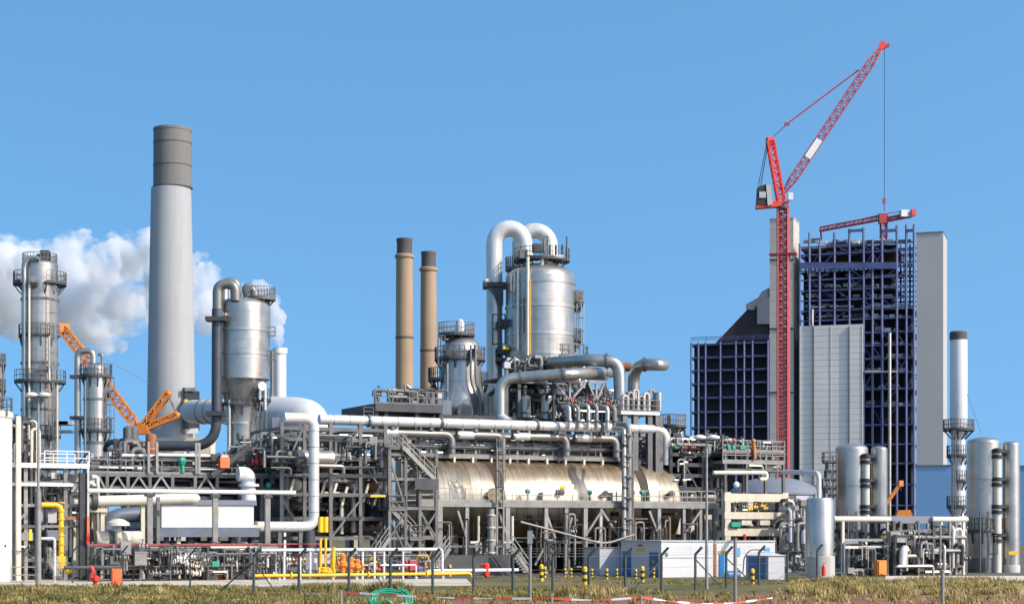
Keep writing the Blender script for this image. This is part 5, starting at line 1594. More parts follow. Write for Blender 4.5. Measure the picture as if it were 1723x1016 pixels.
# ---------------- rack with the cream top pipe on the right
t = Thing('pipe_rack', 'low rack with a fat cream pipe on top between the two pairs of linked tanks', 'rack', QZ(1510, 0, 140))
zt = ZQ(1510, 873, 138)
t.add('top_pipe', MB().tube([QZ(1402, zt, 138), QZ(1497, zt, 138)], .24, 12), 'pipe_cream')
t.add('top_pipe', MB().tube([QZ(1568, zt, 138), QZ(1627, zt, 138)], .24, 12), 'pipe_cream')
mb = MB(); prect(mb, 1498, 1568, 868, 880, 138.2, 3.5); t.add('dark_hood', mb, 'grey_roof')
for px, m, cw in ((1418, 'pipe_cream', .22), (1503, 'steel_dark', .3), (1515, 'steel', .18), (1570, 'steel_dark', .3), (1598, 'galv', .2), (1608, 'galv', .2), (1621, 'pipe_cream', .22), (1493, 'galv', .18), (1545, 'steel', .18)):
    for d in (0, 3):
        p = QZ(px, 0, 138) + V * d; t.add('column', MB().beam(p, Vector((p.x, p.y, zt - .15)), cw), m)
for x0, x1, py, m in ((1418, 1495, 920, 'pipe_cream'), (1418, 1490, 908, 'galv'), (1515, 1625, 903, 'pipe_cream'), (1530, 1620, 952, 'steel'), (1500, 1625, 930, 'steel_dark'), (1500, 1570, 893, 'steel')):
    t.add('beam', hbeam(x0, x1, py, 138, .14, .22), m)
t = Thing('pump_manifold', 'pipes, pumps and valves crowded below the low rack with the cream pipe', 'pipework', QZ(1540, 0, 140))
pipework(t, 1415, 1496, 910, 966, 137, 142, 34, 71, ['galv', 'steel', 'steel_dark', 'alu', 'vessel_dark'], .05, .15, 14, .5)
pipework(t, 1500, 1628, 884, 966, 136.5, 142, 62, 72, ['galv', 'steel', 'steel_dark', 'black', 'alu', 'pipe_white', 'alu_dark'], .06, .2, 40, .55)
t.add('white_pump', MB().tube([Q(1519, 950, 136), Q(1520, 925, 136), Q(1526, 922, 136)], .3, 10, .3), 'white')
mb = MB(); prect(mb, 1430, 1628, 905, 970, 144, .4, 0); t.add('shade_screen', mb, 'steel_dark')  # dark sheet added to stand for shade behind the pumps
t = Thing('orange_cabinet', 'bright orange cabinet on legs under the low rack with the cream pipe', 'cabinet', Q(1483, 968, 136))
mb = MB(); prect(mb, 1476, 1492, 942, 967, 136, .5); t.add('body', mb, 'orange')
t.add('door_panel', MB().box(Q(1484, 954, 135.9), (.66, .06, 1.1)), 'orange')
for px in (1478, 1490): t.add('leg', MB().beam(Q(px, 967, 136.2), QZ(px, 0, 136.2), .08), 'steel_dark')

# ================================================================== THE PLANT: near structures on the left
t = Thing('storage_tank', 'bright white tank cut off by the edge of the picture, with a railed roof', 'tank', P(-40, 980, 133))
Y = 133
t.add('shell', vessel_mb(-42, Y, [(60, 980), (60, 700)], 48), 'white')
t.add('rim', vessel_mb(-42, Y, [(60, 703), (62, 703), (62, 695), (60, 692), (40, 686), (.1, 680)], 48), 'tan_concrete')
s = Y / FPX; c = P(-42, 694, Y)
t.add('guard_railing', MB().rails([c + Vector((math.cos(R(a_)) * 60 * s, math.sin(R(a_)) * 60 * s, 0)) for a_ in range(-90, 100, 15)], 1.1, 1.0, .03), 'steel')
t.add('warning_plate', MB().box(P(9, 918, Y - 1.6), (.14, .05, .22), .8), 'steel_dark')
t.add('roof_pipe', MB().tube([P(12, 700, Y - 1), P(12, 672, Y - 1)], .06, 6), 'steel')

t = Thing('process_rack', 'grey rack with white top beams next to the white tank', 'rack', QZ(85, 0, 154))
steel_rack(t, [24, 43, 62, 110, 147], 780, 153, 6, [783, 812, 850, 885], 'galv', .28, .22, [(0, 1, 900, 880), (0, 1, 885, 862)], bm='galv')
t.add('white_beam', hbeam(18, 150, 783, 152.6, .24, .36), 'white')
t.add('white_beam', hbeam(18, 150, 815, 152.6, .2, .24), 'white')
z = deck(t, 75, 150, 783, 153, 5, 'steel', .2, 'grating', 'white')
t.add('dark_column', MB().beam(QZ(140, 0, 152.2), QZ(140, ZQ(140, 795, 152.2), 152.2), .62, .5), 'steel_dark')
t.add('pale_column', MB().beam(QZ(31, 0, 152.2), QZ(31, ZQ(31, 700, 152.2), 152.2), .34), 'pipe_cream')
t.add('thin_post', MB().beam(QZ(148, 0, 151.8), QZ(148, ZQ(148, 775, 151.8), 151.8), .12), 'pipe_white')
t = Thing('rack_piping', 'pipes, pumps and cream vessels inside the rack next to the white tank', 'pipework', QZ(85, 0, 156))
pipework(t, 22, 165, 800, 965, 153, 161, 95, 81, ['galv', 'steel', 'steel_dark', 'alu', 'pipe_cream', 'black', 'alu_dark', 'steel_dark'], .06, .26, 46, .5)
pipework(t, 20, 60, 700, 960, 153, 158, 26, 82, ['pipe_cream', 'galv', 'steel', 'steel_dark', 'pipe_cream'], .06, .2, 22, .7)
t.add('settling_vessel', vessel_mb(82, 148, [(19, 868), (19, 795)], 28), 'alu')
t.add('settling_vessel', vessel_mb(23, 152, [(8, 780), (8, 712), (5, 705)], 20), 'pipe_cream')
t.add('flat_drum', MB().lathe(Q(70, 890, 157), [(.1, -.2), (.8, 0), (.8, 2.0), (.1, 2.2)], 20, U), 'vessel_dark')
t.add('grey_box', MB().box(Q(75, 866, 154), (1.6, 1.2, 1.2)), 'shed_grey')
t.add('dark_box', MB().box(Q(90, 900, 153), (1.2, .9, .8)), 'vessel_dark')
t.add('cream_post', MB().box(Q(128, 920, 154), (.5, .5, 4.6)), 'pipe_cream')
t.add('cream_post', MB().box(Q(163, 905, 155), (1.0, .5, 5.0)), 'tan_concrete')
t.add('cream_beam', hbeam(148, 180, 858, 154, .3, .3), 'tan_concrete')
t.add('rust_beam', hbeam(112, 150, 871, 152.4, .2, .25), 'rust')
t.add('orange_strip', MB().beam(Q(148, 898, 151.7), Q(148, 868, 151.7), .16), 'orange_red')
t.add('red_strip', MB().beam(Q(148, 914, 151.7), Q(148, 895, 151.7), .22), 'red_bright')
t.add('yellow_bar', MB().beam(Q(51, 909, 151.8), Q(51, 890, 151.8), .2), 'yellow')
t.add('white_lamp', MB().box(Q(37, 919, 151.5), (.6, .2, .12)), 'lamp_white')
mb = MB(); prect(mb, 20, 165, 850, 975, 166, .4, 0); t.add('shade_screen', mb, 'steel_dark')  # dark sheet added as shade at the back of the rack
t = Thing('gas_pipe', 'bright yellow pipe dropping along the dark column near the white tank', 'pipe', QZ(103, 0, 151))
t.add('pipe', MB().tube([QZ(70, ZQ(90, 849, 151), 151), QZ(103, ZQ(90, 849, 151), 151), QZ(103, .9, 151)], .19, 10, .5), 'yellow')
for k in range(8): t.add('flange', MB().lathe(QZ(103, 1.6 + k * .62, 151), [(.19, 0), (.27, 0), (.27, .08), (.19, .08)], 10), 'yellow')
t.add('valve_body', MB().box(QZ(102, 1.5, 150.8), (.62, .5, .9)), 'yellow')
t.add('valve_body', MB().sphere(QZ(115, .9, 150.8), .32, 10), 'yellow')
t.add('top_strip', MB().beam(QZ(68, ZQ(90, 845, 151), 151.6), QZ(108, ZQ(90, 845, 151), 151.6), .3, .12), 'rust')  # rust coloured strip above the pipe
t = Thing('access_stair', 'small grey stair and handrails at the foot of the thick grey post', 'stairs', Q(88, 965, 145))
flight(84, 940, 104, 968, 146, 'galv', .8)
t.add('portal_frame', MB().tube([QZ(66, 0, 146), QZ(66, 3.3, 146), QZ(92, 3.3, 146), QZ(92, 0, 146)], .11, 8, .2), 'pipe_white')
t.add('guard_railing', MB().rails([QZ(20, .05, 146), QZ(62, .05, 146)], 1.2, 1.4, .04), 'galv')

# white pipe bridge line on posts
t = Thing('pipe_bridge', 'long slender white pipe on tall posts in front of the white enclosure', 'pipe', QZ(250, 0, 148))
zz = ZQ(250, 826, 147.5)
t.add('pipe', MB().tube([QZ(148, zz, 147.5), QZ(497, zz, 147.5)], .17, 10), 'white')
for px in (252, 362, 450):
    t.add('post', MB().beam(QZ(px, 0, 147.5), QZ(px, zz - .15, 147.5), .4, .3), 'galv')
    t.add('bracket', MB().box(QZ(px, zz - .3, 147.5), (.7, .5, .2)), 'steel_dark')
t.add('post', MB().beam(QZ(266, 0, 149.5), QZ(266, zz - .4, 149.5), .25), 'steel')
t = Thing('cream_pipe', 'thick cream pipe with a dark flange behind the slender white pipe', 'pipe', QZ(250, 0, 154))
zz = ZQ(250, 838, 154)
t.add('pipe', MB().tube([QZ(98, zz - .5, 154), QZ(120, zz - .35, 154), QZ(310, zz, 154), QZ(330, zz, 154), QZ(330, zz, 154) + V * 3], .44, 14, .6), 'pipe_cream')
t.add('flange', MB().lathe(QZ(158, zz - .25, 154), [(.44, -.2), (.72, -.2), (.72, .2), (.44, .2)], 18, U), 'steel_dark')
for px in (172, 240, 300): t.add('support', MB().beam(QZ(px, 0, 154.2), QZ(px, zz - .4, 154.2), .3), 'tan_concrete')

# white enclosure
t = Thing('enclosure', 'long white box enclosure on dark legs with a small yellow sticker', 'building', QZ(345, 0, 155))
za, zb_ = ZQ(345, 887, 154), ZQ(345, 849, 154)
a_ = QZ(272, za, 154); b_ = QZ(427, za, 154)
t.add('wall', MB().prism([a_, b_, b_ + V * 11, a_ + V * 11], (0, 0, zb_ - za)), 'shed_white')
t.add('roof', MB().prism([a_ - V * .15 - U * .15 + UP * (zb_ - za), b_ - V * .15 + U * .15 + UP * (zb_ - za), b_ + V * 11.2 + U * .15 + UP * (zb_ - za), a_ + V * 11.2 - U * .15 + UP * (zb_ - za)], (0, 0, .4)), 'grey_roof')
t.add('base_frame', MB().prism([a_ - V * .4 - U * .3 - UP * .75, b_ - V * .4 + U * .3 - UP * .75, b_ + V * 11 + U * .3 - UP * .75, a_ + V * 11 - U * .3 - UP * .75], (0, 0, .72)), 'vessel_dark')
for px in (280, 320, 357, 392, 425):
    p = QZ(px, 0, 154.3); t.add('leg', MB().beam(p, Vector((p.x, p.y, za - .75)), .36), 'steel_dark')
    p = p + V * 10; t.add('leg', MB().beam(p, Vector((p.x, p.y, za - .75)), .36), 'steel_dark')
for x0, x1 in ((280, 320), (357, 320), (392, 357), (392, 425)):
    t.add('brace', MB().beam(QZ(x0, .3, 154.4), QZ(x1, za - .8, 154.4), .2), 'steel_dark')
t.add('sticker', MB().box(Q(366, 860, 153.9), (.3, .03, .3)), 'yellow')
t.add('white_post', MB().beam(QZ(406, 0, 156), QZ(406, 3.0, 156), .9, .4), 'shed_white')
mb = MB(); prect(mb, 160, 470, 900, 975, 170, .4, 0, 3.0); t.add('shade_screen', mb, 'black')  # black sheet added for the shade under the enclosure
t = Thing('intake_duct', 'dark arched duct and cream mushroom vent beside the white enclosure', 'duct', QZ(190, 0, 156))
t.add('duct', MB().tube([QZ(178, 1.5, 158), QZ(178, ZQ(190, 868, 158), 158), QZ(244, ZQ(190, 864, 158), 158)], .62, 14, 1.8), 'vessel_dark')
t.add('vent_cap', MB().lathe(Q(199, 884, 152), [(.9, 0), (.85, .25), (.4, .5), (.1, .55)], 18), 'pipe_cream')
t.add('vent_stem', MB().tube([Q(199, 884, 152), QZ(199, 1.5, 152)], .25, 8), 'pipe_cream')
for k in range(4): t.add('cream_drum', MB().lathe(Q(172 + k * 18, 906, 153), [(.55, -.5), (.62, -.4), (.62, .4), (.55, .5)], 14, U), 'pipe_cream' if k != 1 else 'galv')

# the dark vessel with the white inlet elbow
t = Thing('dark_vessel', 'dark blue grey horizontal vessel in the shade behind the white loop', 'vessel', QZ(470, 0, 157))
p = QZ(436, ZQ(455, 838, 165), 165)
t.add('shell', MB().lathe(p, [(.1, -.7), (1.2, -.55), (1.9, -.2), (2.15, .2), (2.15, 6.0), (1.2, 6.7), (.1, 6.8)], 36, U), 'vessel_dark')  # dark blue-grey is the shade on this vessel, put into its colour
for d in (1, 5): t.add('saddle', MB().box(p + U * d - UP * 2.6, (.6, 2.6, 2.0)), 'concrete')
t.add('yellow_ledge', MB().box(Q(432, 885, 155), (1.4, .4, .2)), 'tan_concrete')
t = Thing('inlet_elbow', 'fat white elbow pipe with a flange dropping behind the white enclosure', 'pipe', QZ(418, 0, 162))
t.add('pipe', MB().tube([QZ(400, ZQ(410, 797, 160), 160), QZ(417, ZQ(410, 797, 160), 160), QZ(419, ZQ(410, 850, 160), 160)], .62, 16, .9), 'white')
t.add('flange', MB().lathe(QZ(419, ZQ(410, 818, 160), 160), [(.62, 0), (.85, 0), (.85, .2), (.62, .2)], 18), 'white')

# long deck behind
t = Thing('process_deck', 'long grey deck with V braces below the chimney', 'rack', QZ(250, 0, 164))
steel_rack(t, [152, 180, 215, 252, 290, 328, 365, 402, 440, 474], 797, 162, 9, [800, 822], 'steel', .26, .3)
for i in (0, 1, 2, 3, 5):
    pxs = [152, 180, 215, 252, 290, 328, 365]
    zt = ZQ(313, 802, 161.8); m_ = (pxs[i] + pxs[i + 1]) / 2
    t.add('v_brace', MB().beam(QZ(pxs[i], zt - 1.4, 161.8), QZ(m_, zt, 161.8), .16).beam(QZ(pxs[i + 1], zt - 1.4, 161.8), QZ(m_, zt, 161.8), .16), 'galv')
z = deck(t, 150, 476, 797, 162, 9, 'steel_dark', .3, 'deck_slab', 'galv')
mb = MB(); prect(mb, 150, 430, 804, 850, 164.5, 7); t.add('shade_block', mb, 'black')  # black block standing for the deep shade below the deck
for px, lab in ((250, 0), (264, 0), (330, 1), (335, 1)):
    t.add('post', MB().beam(QZ(px, z, 161.8), QZ(px, z + 2.6, 161.8), .2), 'galv')
t.add('white_line', hbeam(262, 350, 765, 161.8, .18, .22), 'pipe_white')
t.add('dark_beam', hbeam(355, 480, 770, 161.5, .3, .55), 'steel_dark')
t.add('stair_flight', MB().beam(Q(356, 800, 161), Q(412, 757, 161), .2, .4), 'steel_dark')
t.add('dark_beam', hbeam(410, 478, 755, 161.5, .25, .4), 'steel_dark')
t = Thing('deck_piping', 'crowded pipes and valves on the long deck below the chimney', 'pipework', QZ(250, z, 165))
pipework(t, 150, 478, 762, 797, 162.5, 171, 92, 91, ['galv', 'steel', 'steel_dark', 'alu', 'alu_dark', 'steel_dark', 'pipe_white'], .07, .24, 52, .5)
pipework(t, 195, 245, 738, 790, 163, 170, 26, 92, ['steel', 'steel_dark', 'galv', 'alu_dark'], .1, .3, 8, .7)
pipework(t, 400, 480, 740, 770, 163, 170, 34, 96, ['steel', 'steel_dark', 'galv', 'alu_dark', 'alu'], .07, .2, 14, .5)
t.add('green_valve', MB().sphere(Q(306, 775, 162), .4, 8).tube([Q(306, 775, 162), Q(307, 795, 162)], .2, 6), 'green')
t.add('green_valve', MB().sphere(Q(452, 816, 160), .25, 8), 'green')
valve(t, Q(431, 777, 161), .35, 'red')
for px in (215, 225): t.add('tall_cylinder', MB().lathe(Q(px, 762, 166), [(.4, 0), (.4, 2.1), (.1, 2.3)], 12), 'steel')
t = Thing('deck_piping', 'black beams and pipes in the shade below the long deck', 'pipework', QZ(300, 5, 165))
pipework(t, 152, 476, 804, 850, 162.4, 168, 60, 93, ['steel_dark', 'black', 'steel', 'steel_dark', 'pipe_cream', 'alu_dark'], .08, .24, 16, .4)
t = Thing('orange_drum', 'rusty orange upright drum on the deck at the foot of the lattice crane', 'drum', QZ(254, 8, 163))
Yv = YC(254, 164)
t.add('shell', vessel_mb(254, Yv, [(6, 768), (9, 756), (9, 733), (7, 730), (.1, 729)], 20), 'rust')
t.add('shell_band', vessel_mb(254, Yv, [(9, 757), (9.6, 757), (9.6, 754), (9, 754)], 20), 'orange')
t = Thing('orange_box', 'vermilion equipment box among the pipes on the long deck', 'box', QZ(377, 8, 161))
t.add('body', MB().box(Q(377, 778, 161), (.8, .6, .9)), 'orange_red')
t.add('lid', MB().box(Q(377, 768, 161), (.6, .5, .3)), 'pipe_cream')

# low pipe racks and manifolds behind the fence
t = Thing('low_rack', 'low grey pipe rack with a dark red rail in front of the white enclosure', 'rack', QZ(300, 0, 148))
steel_rack(t, [160, 198, 236, 275, 312, 350, 390, 430, 470], 916, 146.5, 2.2, [918, 934, 951], 'steel', .13, .14, cross=False)
t.add('red_rail', hbeam(150, 540, 915, 146.2, .07, .09), 'red')
for py, m in ((921, 'galv'), (935, 'vessel_dark'), (940, 'steel'), (949, 'galv'), (955, 'steel')):
    zz = ZQ(300, py, 147); t.add('pipe', MB().tube([QZ(158, zz, 147), QZ(470, zz, 147)], .11, 8), m)
t.add('dark_header', MB().tube([QZ(108, ZQ(150, 954, 145), 145), QZ(205, ZQ(150, 954, 145), 145)], .14, 8), 'steel_dark')
t = Thing('valve_manifold', 'grey valves and small pipes along the low rack behind the fence', 'pipework', QZ(250, 0, 147))
pipework(t, 160, 300, 918, 966, 145.5, 149, 50, 94, ['galv', 'steel', 'steel_dark', 'alu', 'alu_dark'], .04, .12, 48, .6)
t = Thing('valve_manifold', 'pale valves and bent pipes between the red boxes behind the fence', 'pipework', QZ(380, 0, 147))
pipework(t, 300, 470, 920, 968, 145.5, 149, 62, 95, ['galv', 'pipe_white', 'steel', 'alu', 'pipe_cream', 'steel_dark'], .04, .12, 40, .65, ('galv', 'pipe_white', 'steel', 'galv', 'steel_dark'))
t.add('green_motor', MB().box(Q(362, 948, 145.4), (.55, .4, .4)), 'green')
for k in range(15):
    px = rnd.uniform(298, 345); valve(t, Q(px, rnd.uniform(928, 966), rnd.uniform(145, 146)), rnd.uniform(.13, .24), ('pipe_white', 'galv', 'pipe_cream')[k % 3])

# yellow gas manifold
t = Thing('gas_manifold', 'yellow gas pipe running low behind the fence and turning into the ground', 'pipe', QZ(600, 0, 144))
zz = ZQ(600, 966, 142)
t.add('pipe', MB().tube([QZ(425, zz, 142), QZ(793, zz, 142), QZ(795, -.1, 142)], .115, 10, .35), 'yellow')
for px in (452, 470, 560, 600, 640, 700, 745): t.add('pipe_stand', MB().box(QZ(px, zz / 2, 142.2), (.18, .25, zz)), 'concrete')
for px in (490, 620, 718): t.add('flange', MB().lathe(QZ(px, zz, 142), [(.14, -.06), (.24, -.06), (.24, .06), (.14, .06)], 10, U), 'yellow')
t = Thing('gas_station', 'yellow upright pipes and orange regulators behind the yellow ground pipe', 'pipework', QZ(565, 0, 146))
for px in (539.5, 548):
    t.add('riser_pipe', MB().tube([QZ(px, .3, 144.5), QZ(px, ZQ(540, 905, 144.5), 144.5)], .1, 8), 'yellow')
    t.add('silencer', MB().tube([QZ(px, ZQ(540, 895, 144.5), 144.5), QZ(px, ZQ(540, 869, 144.5), 144.5)], .2, 10), 'yellow')
t.add('riser_pipe', MB().tube([QZ(561, .3, 144), QZ(561, ZQ(561, 920, 144), 144)], .16, 8), 'yellow')
t.add('cross_pipe', MB().tube([QZ(536, .9, 144.2), QZ(612, .9, 144.2)], .16, 8), 'yellow')
for px, h, m in ((577, 1.7, 'orange'), (590, 1.5, 'orange'), (601, 1.3, 'orange'), (545, .7, 'yellow'), (553, .6, 'yellow')):
    p = QZ(px, .4, 143.8)
    t.add('regulator', MB().lathe(p, [(.16, 0), (.16, h * .4), (.34, h * .45), (.34, h * .62), (.2, h * .7), (.26, h * .9), (.1, h)], 12).lathe(p + UP * h * .55, [(.12, -.5), (.25, -.45), (.25, -.35), (.12, -.3), (.12, .3), (.25, .35), (.25, .45), (.12, .5)], 10, U), m)
t = Thing('pipe_portal', 'white pipe portals in a row behind the yellow ground pipe', 'frame', QZ(600, 0, 146))
zz = ZQ(600, 924, 145)
t.add('top_pipe', MB().tube([QZ(440, zz, 145), QZ(744, zz, 145), QZ(744, .2, 145)], .12, 8, .3), 'white')
for px in (478, 505, 522, 536, 584, 610, 630, 646, 678): t.add('post', MB().tube([QZ(px, 0, 145.1), QZ(px, zz, 145.1)], .09, 8), 'white' if px % 4 else 'galv')
t.add('white_panel', MB().box(QZ(528, 1.5, 145.6), (1.3, .08, 1.3)), 'shed_white')
t.add('low_pipe', MB().tube([QZ(640, ZQ(680, 950, 145), 145), QZ(700, ZQ(680, 950, 145), 145), QZ(700, .1, 145)], .07, 6, .2), 'white')
t.add('long_pipe', MB().tube([QZ(706, ZQ(800, 959, 147), 147), QZ(872, ZQ(800, 959, 147), 147)], .14, 8), 'white')
t = Thing('valve_manifold', 'small coloured valves and pipes under the row of white portals', 'pipework', QZ(600, 0, 147))
pipework(t, 470, 740, 930, 966, 146, 150, 56, 97, ['galv', 'steel', 'steel_dark', 'pipe_white', 'alu', 'yellow'], .04, .11, 34, .65, ('galv', 'steel', 'red', 'pipe_white', 'blue_door'))
t.add('dark_plinth', MB().box(QZ(620, .9, 155), (26, .6, 1.8)), 'steel_dark')

# ================================================================== SHEDS
CS = 142
def shed_mat_box(t, nm, px0, px1, pyt, dep, m, c=CS, zb=0.0):
    mb = MB(); prect(mb, px0, px1, pyt, 970, c, dep, zb); return t.add(nm, mb, m)
t = Thing('shed', 'white shed with two blue doors in its shaded end', 'shed', QZ(1113, 0, CS))
a_ = QZ(1113, 0, CS); b_ = QZ(1200, 0, CS)
he = ZQ(1113, 911, CS)
t.add('wall', MB().prism([a_, b_, b_ + V * 6.8, a_ + V * 6.8], (0, 0, he)), 'shed_white')
t.add('end_wall', MB().prism([a_ - U * .012, a_ + V * 6.8 - U * .012, a_ + V * 6.8 - U * .004, a_ - U * .004], (0, 0, he)), 'shed_shaded_end')
t.add('roof_edge', MB().prism([a_ - V * .08 - U * .08 + UP * he, b_ - V * .08 + UP * he, b_ + V * 6.9 + UP * he, a_ + V * 6.9 - U * .08 + UP * he], (0, 0, .12)), 'shed_grey')
t.add('eave_strip', MB().beam(a_ + UP * (he * .56) - V * .03, b_ + UP * (he * .56) - V * .03, .05, .07), 'shed_grey')
t.add('louvre', MB().box(QZ(1122, 1.9, CS - .05), (.22, .04, .3)), 'steel')
for d0, lab in ((.45, 'door'), (5.0, 'door')):
    p = a_ + V * (d0 + .75)
    dr = t.add('door', MB().box(p + UP * 1.06 - U * .02, (.08, 1.45, 2.12)), 'blue_door')
    t.add('handle', MB().box(p + UP * 1.0 - U * .08 - V * .5, (.05, .06, .16)), 'galv', dr)
    t.add('notice', MB().box(p + UP * 1.3 - U * .07, (.02, .3, .25)), 'yellow', dr)
p = a_ + V * 3.4
t.add('sign_board', MB().box(p + UP * (he - .65) - U * .05, (.05, 1.6, .22)), 'yellow')
t.add('lamp', MB().box(p + UP * (he - .3) - U * .1, (.2, .5, .12)), 'steel')
t = Thing('annex', 'low grey annex against the end of the blue doored shed', 'shed', a_ + V * 7)
p = a_ + V * 6.9
t.add('wall', MB().prism([p - U * 2.0 + V * .1, p + U * 1.6 + V * .1, p + U * 1.6 + V * 3, p - U * 2.0 + V * 3], (0, 0, 2.35)), 'shed_grey')
t.add('roof', MB().prism([p - U * 2.1 + V * .05 + UP * 2.35, p + U * 1.6 + V * .05 + UP * 2.35, p + U * 1.6 + V * 3.1 + UP * 2.35, p - U * 2.1 + V * 3.1 + UP * 2.35], (0, 0, .1)), 'steel')
t = Thing('shed', 'long white shed with a bright blue door and blue shutters', 'shed', QZ(1250, 0, CS + 1))
shed_mat_box(t, 'wall', 1203, 1304, 911, 5.5, 'shed_white', CS + .3)
dr = t.add('door', MB().box(QZ(1217, 1.1, CS + .25), (.75, .06, 2.2)), 'blue_bright')
t.add('handle', MB().box(QZ(1223, 1.0, CS + .18), (.05, .06, .15)), 'galv', dr)
t.add('yellow_strip', MB().box(QZ(1218, ZQ(1218, 929, CS), CS + .25), (1.0, .06, .3)), 'yellow')
t.add('shutter', MB().box(QZ(1241, ZQ(1241, 928, CS), CS + .25), (.55, .06, .7)), 'blue_bright')
t.add('shutter', MB().box(QZ(1291, ZQ(1291, 926, CS), CS + .25), (.5, .06, .5)), 'blue_bright')
t.add('brown_post', MB().box(QZ(1203, 1.4, CS + .1), (.25, .1, 2.8)), 'rust')
t.add('roof_edge', MB().beam(QZ(1203, ZQ(1250, 910, CS), CS + .25), QZ(1304, ZQ(1250, 910, CS), CS + .25), .1, .14), 'shed_grey')
t = Thing('kiosk', 'small pale kiosk with a shallow roof and dark blue double door', 'shed', QZ(1290, 0, 131))
ck = 131; a2 = QZ(1293, 0, ck); b2 = QZ(1320, 0, ck)
t.add('wall', MB().prism([a2, b2, b2 + V * 3.2, a2 + V * 3.2], (0, 0, 1.9)), 'shed_grey')
cc = (a2 + b2) / 2 + V * 1.6
rb = [a2 - U * .12 - V * .12, b2 + U * .12 - V * .12, b2 + U * .12 + V * 3.3, a2 - U * .12 + V * 3.3]
mb = MB(); k0 = len(mb.v); mb.v += [p_ + UP * 1.9 for p_ in rb] + [cc + UP * 2.25]
mb.f += [(k0, k0 + 1, k0 + 4), (k0 + 1, k0 + 2, k0 + 4), (k0 + 2, k0 + 3, k0 + 4), (k0 + 3, k0, k0 + 4), (k0 + 3, k0 + 2, k0 + 1, k0)]
t.add('roof', mb, 'shed_white')
dr = t.add('door', MB().box(a2 + V * 1.6 + UP * .9 - U * .03, (.06, 2.3, 1.7)), 'blue_door')
t.add('door_notice', MB().box(a2 + V * 1.2 + UP * 1.15 - U * .08, (.02, .25, .45)), 'rust', dr)
mb = MB().lathe(Q(1222, 967, 138), [(.1, -.1), (.36, 0), (.36, 1.2), (.1, 1.3)], 16, U)
tk = Thing('fuel_tank', 'small dark blue tank lying before the white shed', 'tank', QZ(1230, 0, 138))
tk.add('shell', mb, 'blue_door')
for px in (1226, 1242): tk.add('saddle', MB().box(QZ(px, .12, 138), (.15, .6, .24)), 'steel_dark')
tk.add('hose_loop', MB().tube([QZ(1250, .4, 137.5), QZ(1252, 1.7, 137.5), QZ(1262, 2.3, 137.5), QZ(1286, 2.3, 137.5)], .05, 6, .3), 'steel_dark')

# ================================================================== LAMPS, MASTS, BOLLARDS, HYDRANTS
def lamp(px, ytop, ybase, c_px, label, rw=.55):
    p = G(px, ybase); Yl = p.y; s = Yl / FPX
    t = Thing('street_lamp', label, 'street lamp', p)
    zt = EYE + (HZ - ytop) * s
    t.add('pole', MB().tube([p, p + UP * (zt * .35), Vector((p.x, p.y, zt))], .1, 10, radii=[.12, .10, .07]), 'galv')
    t.add('cross_arm', MB().beam(Vector((p.x - .45, p.y, zt)), Vector((p.x + .45, p.y, zt)), .1), 'steel')
    for sgn in (-1, 1):
        c = Vector((p.x + sgn * .45, p.y - .05, zt + .12))
        k = t.add('lamp_head', MB().lathe(c, [(.05, -.14), (.3, -.1), (.42, 0), (.40, .1), (.2, .2), (.05, .22)], 20), 'lamp_white')
        t.add('lamp_glass', MB().lathe(c, [(.05, -.2), (.2, -.18), (.27, -.11)], 16), 'steel', k)
    return t, zt
lamp(1189, 740, 991, 0, 'tall lamp post with two white heads near the sheds')
t, zt = lamp(64.5, 668, 986, 0, 'tall lamp post with a dark floodlight in front of the rack by the white tank')
p = G(64.5, 986)
t.add('thick_base', MB().tube([p, p + UP * 6.6], .2, 12), 'galv')
def mast(px, ytop, ybase, r, label, box=None):
    p = G(px, ybase); s = p.y / FPX; zt = EYE + (HZ - ytop) * s
    t = Thing('mast', label, 'mast', p, 'plain steel masts by the fence')
    t.add('pole', MB().tube([p, Vector((p.x, p.y, zt))], r, 10), 'galv')
    t.add('cap', MB().tube([Vector((p.x, p.y, zt)), Vector((p.x, p.y, zt + .06))], r * 1.2, 10), 'steel')
    if box: t.add('box', MB().box(Vector((p.x, p.y - .05, zt - .3)), (.28, .2, .7), 0), 'galv')
mast(892, 894, 1012, .09, 'thin mast with a small box on top, just beyond the red hood', True)
mast(1237, 906, 1022, .09, 'thin mast in front of the white shed with the bright blue door')
mast(1586, 962, 1030, .09, 'short thin mast on the grass mound near the slim white stack')

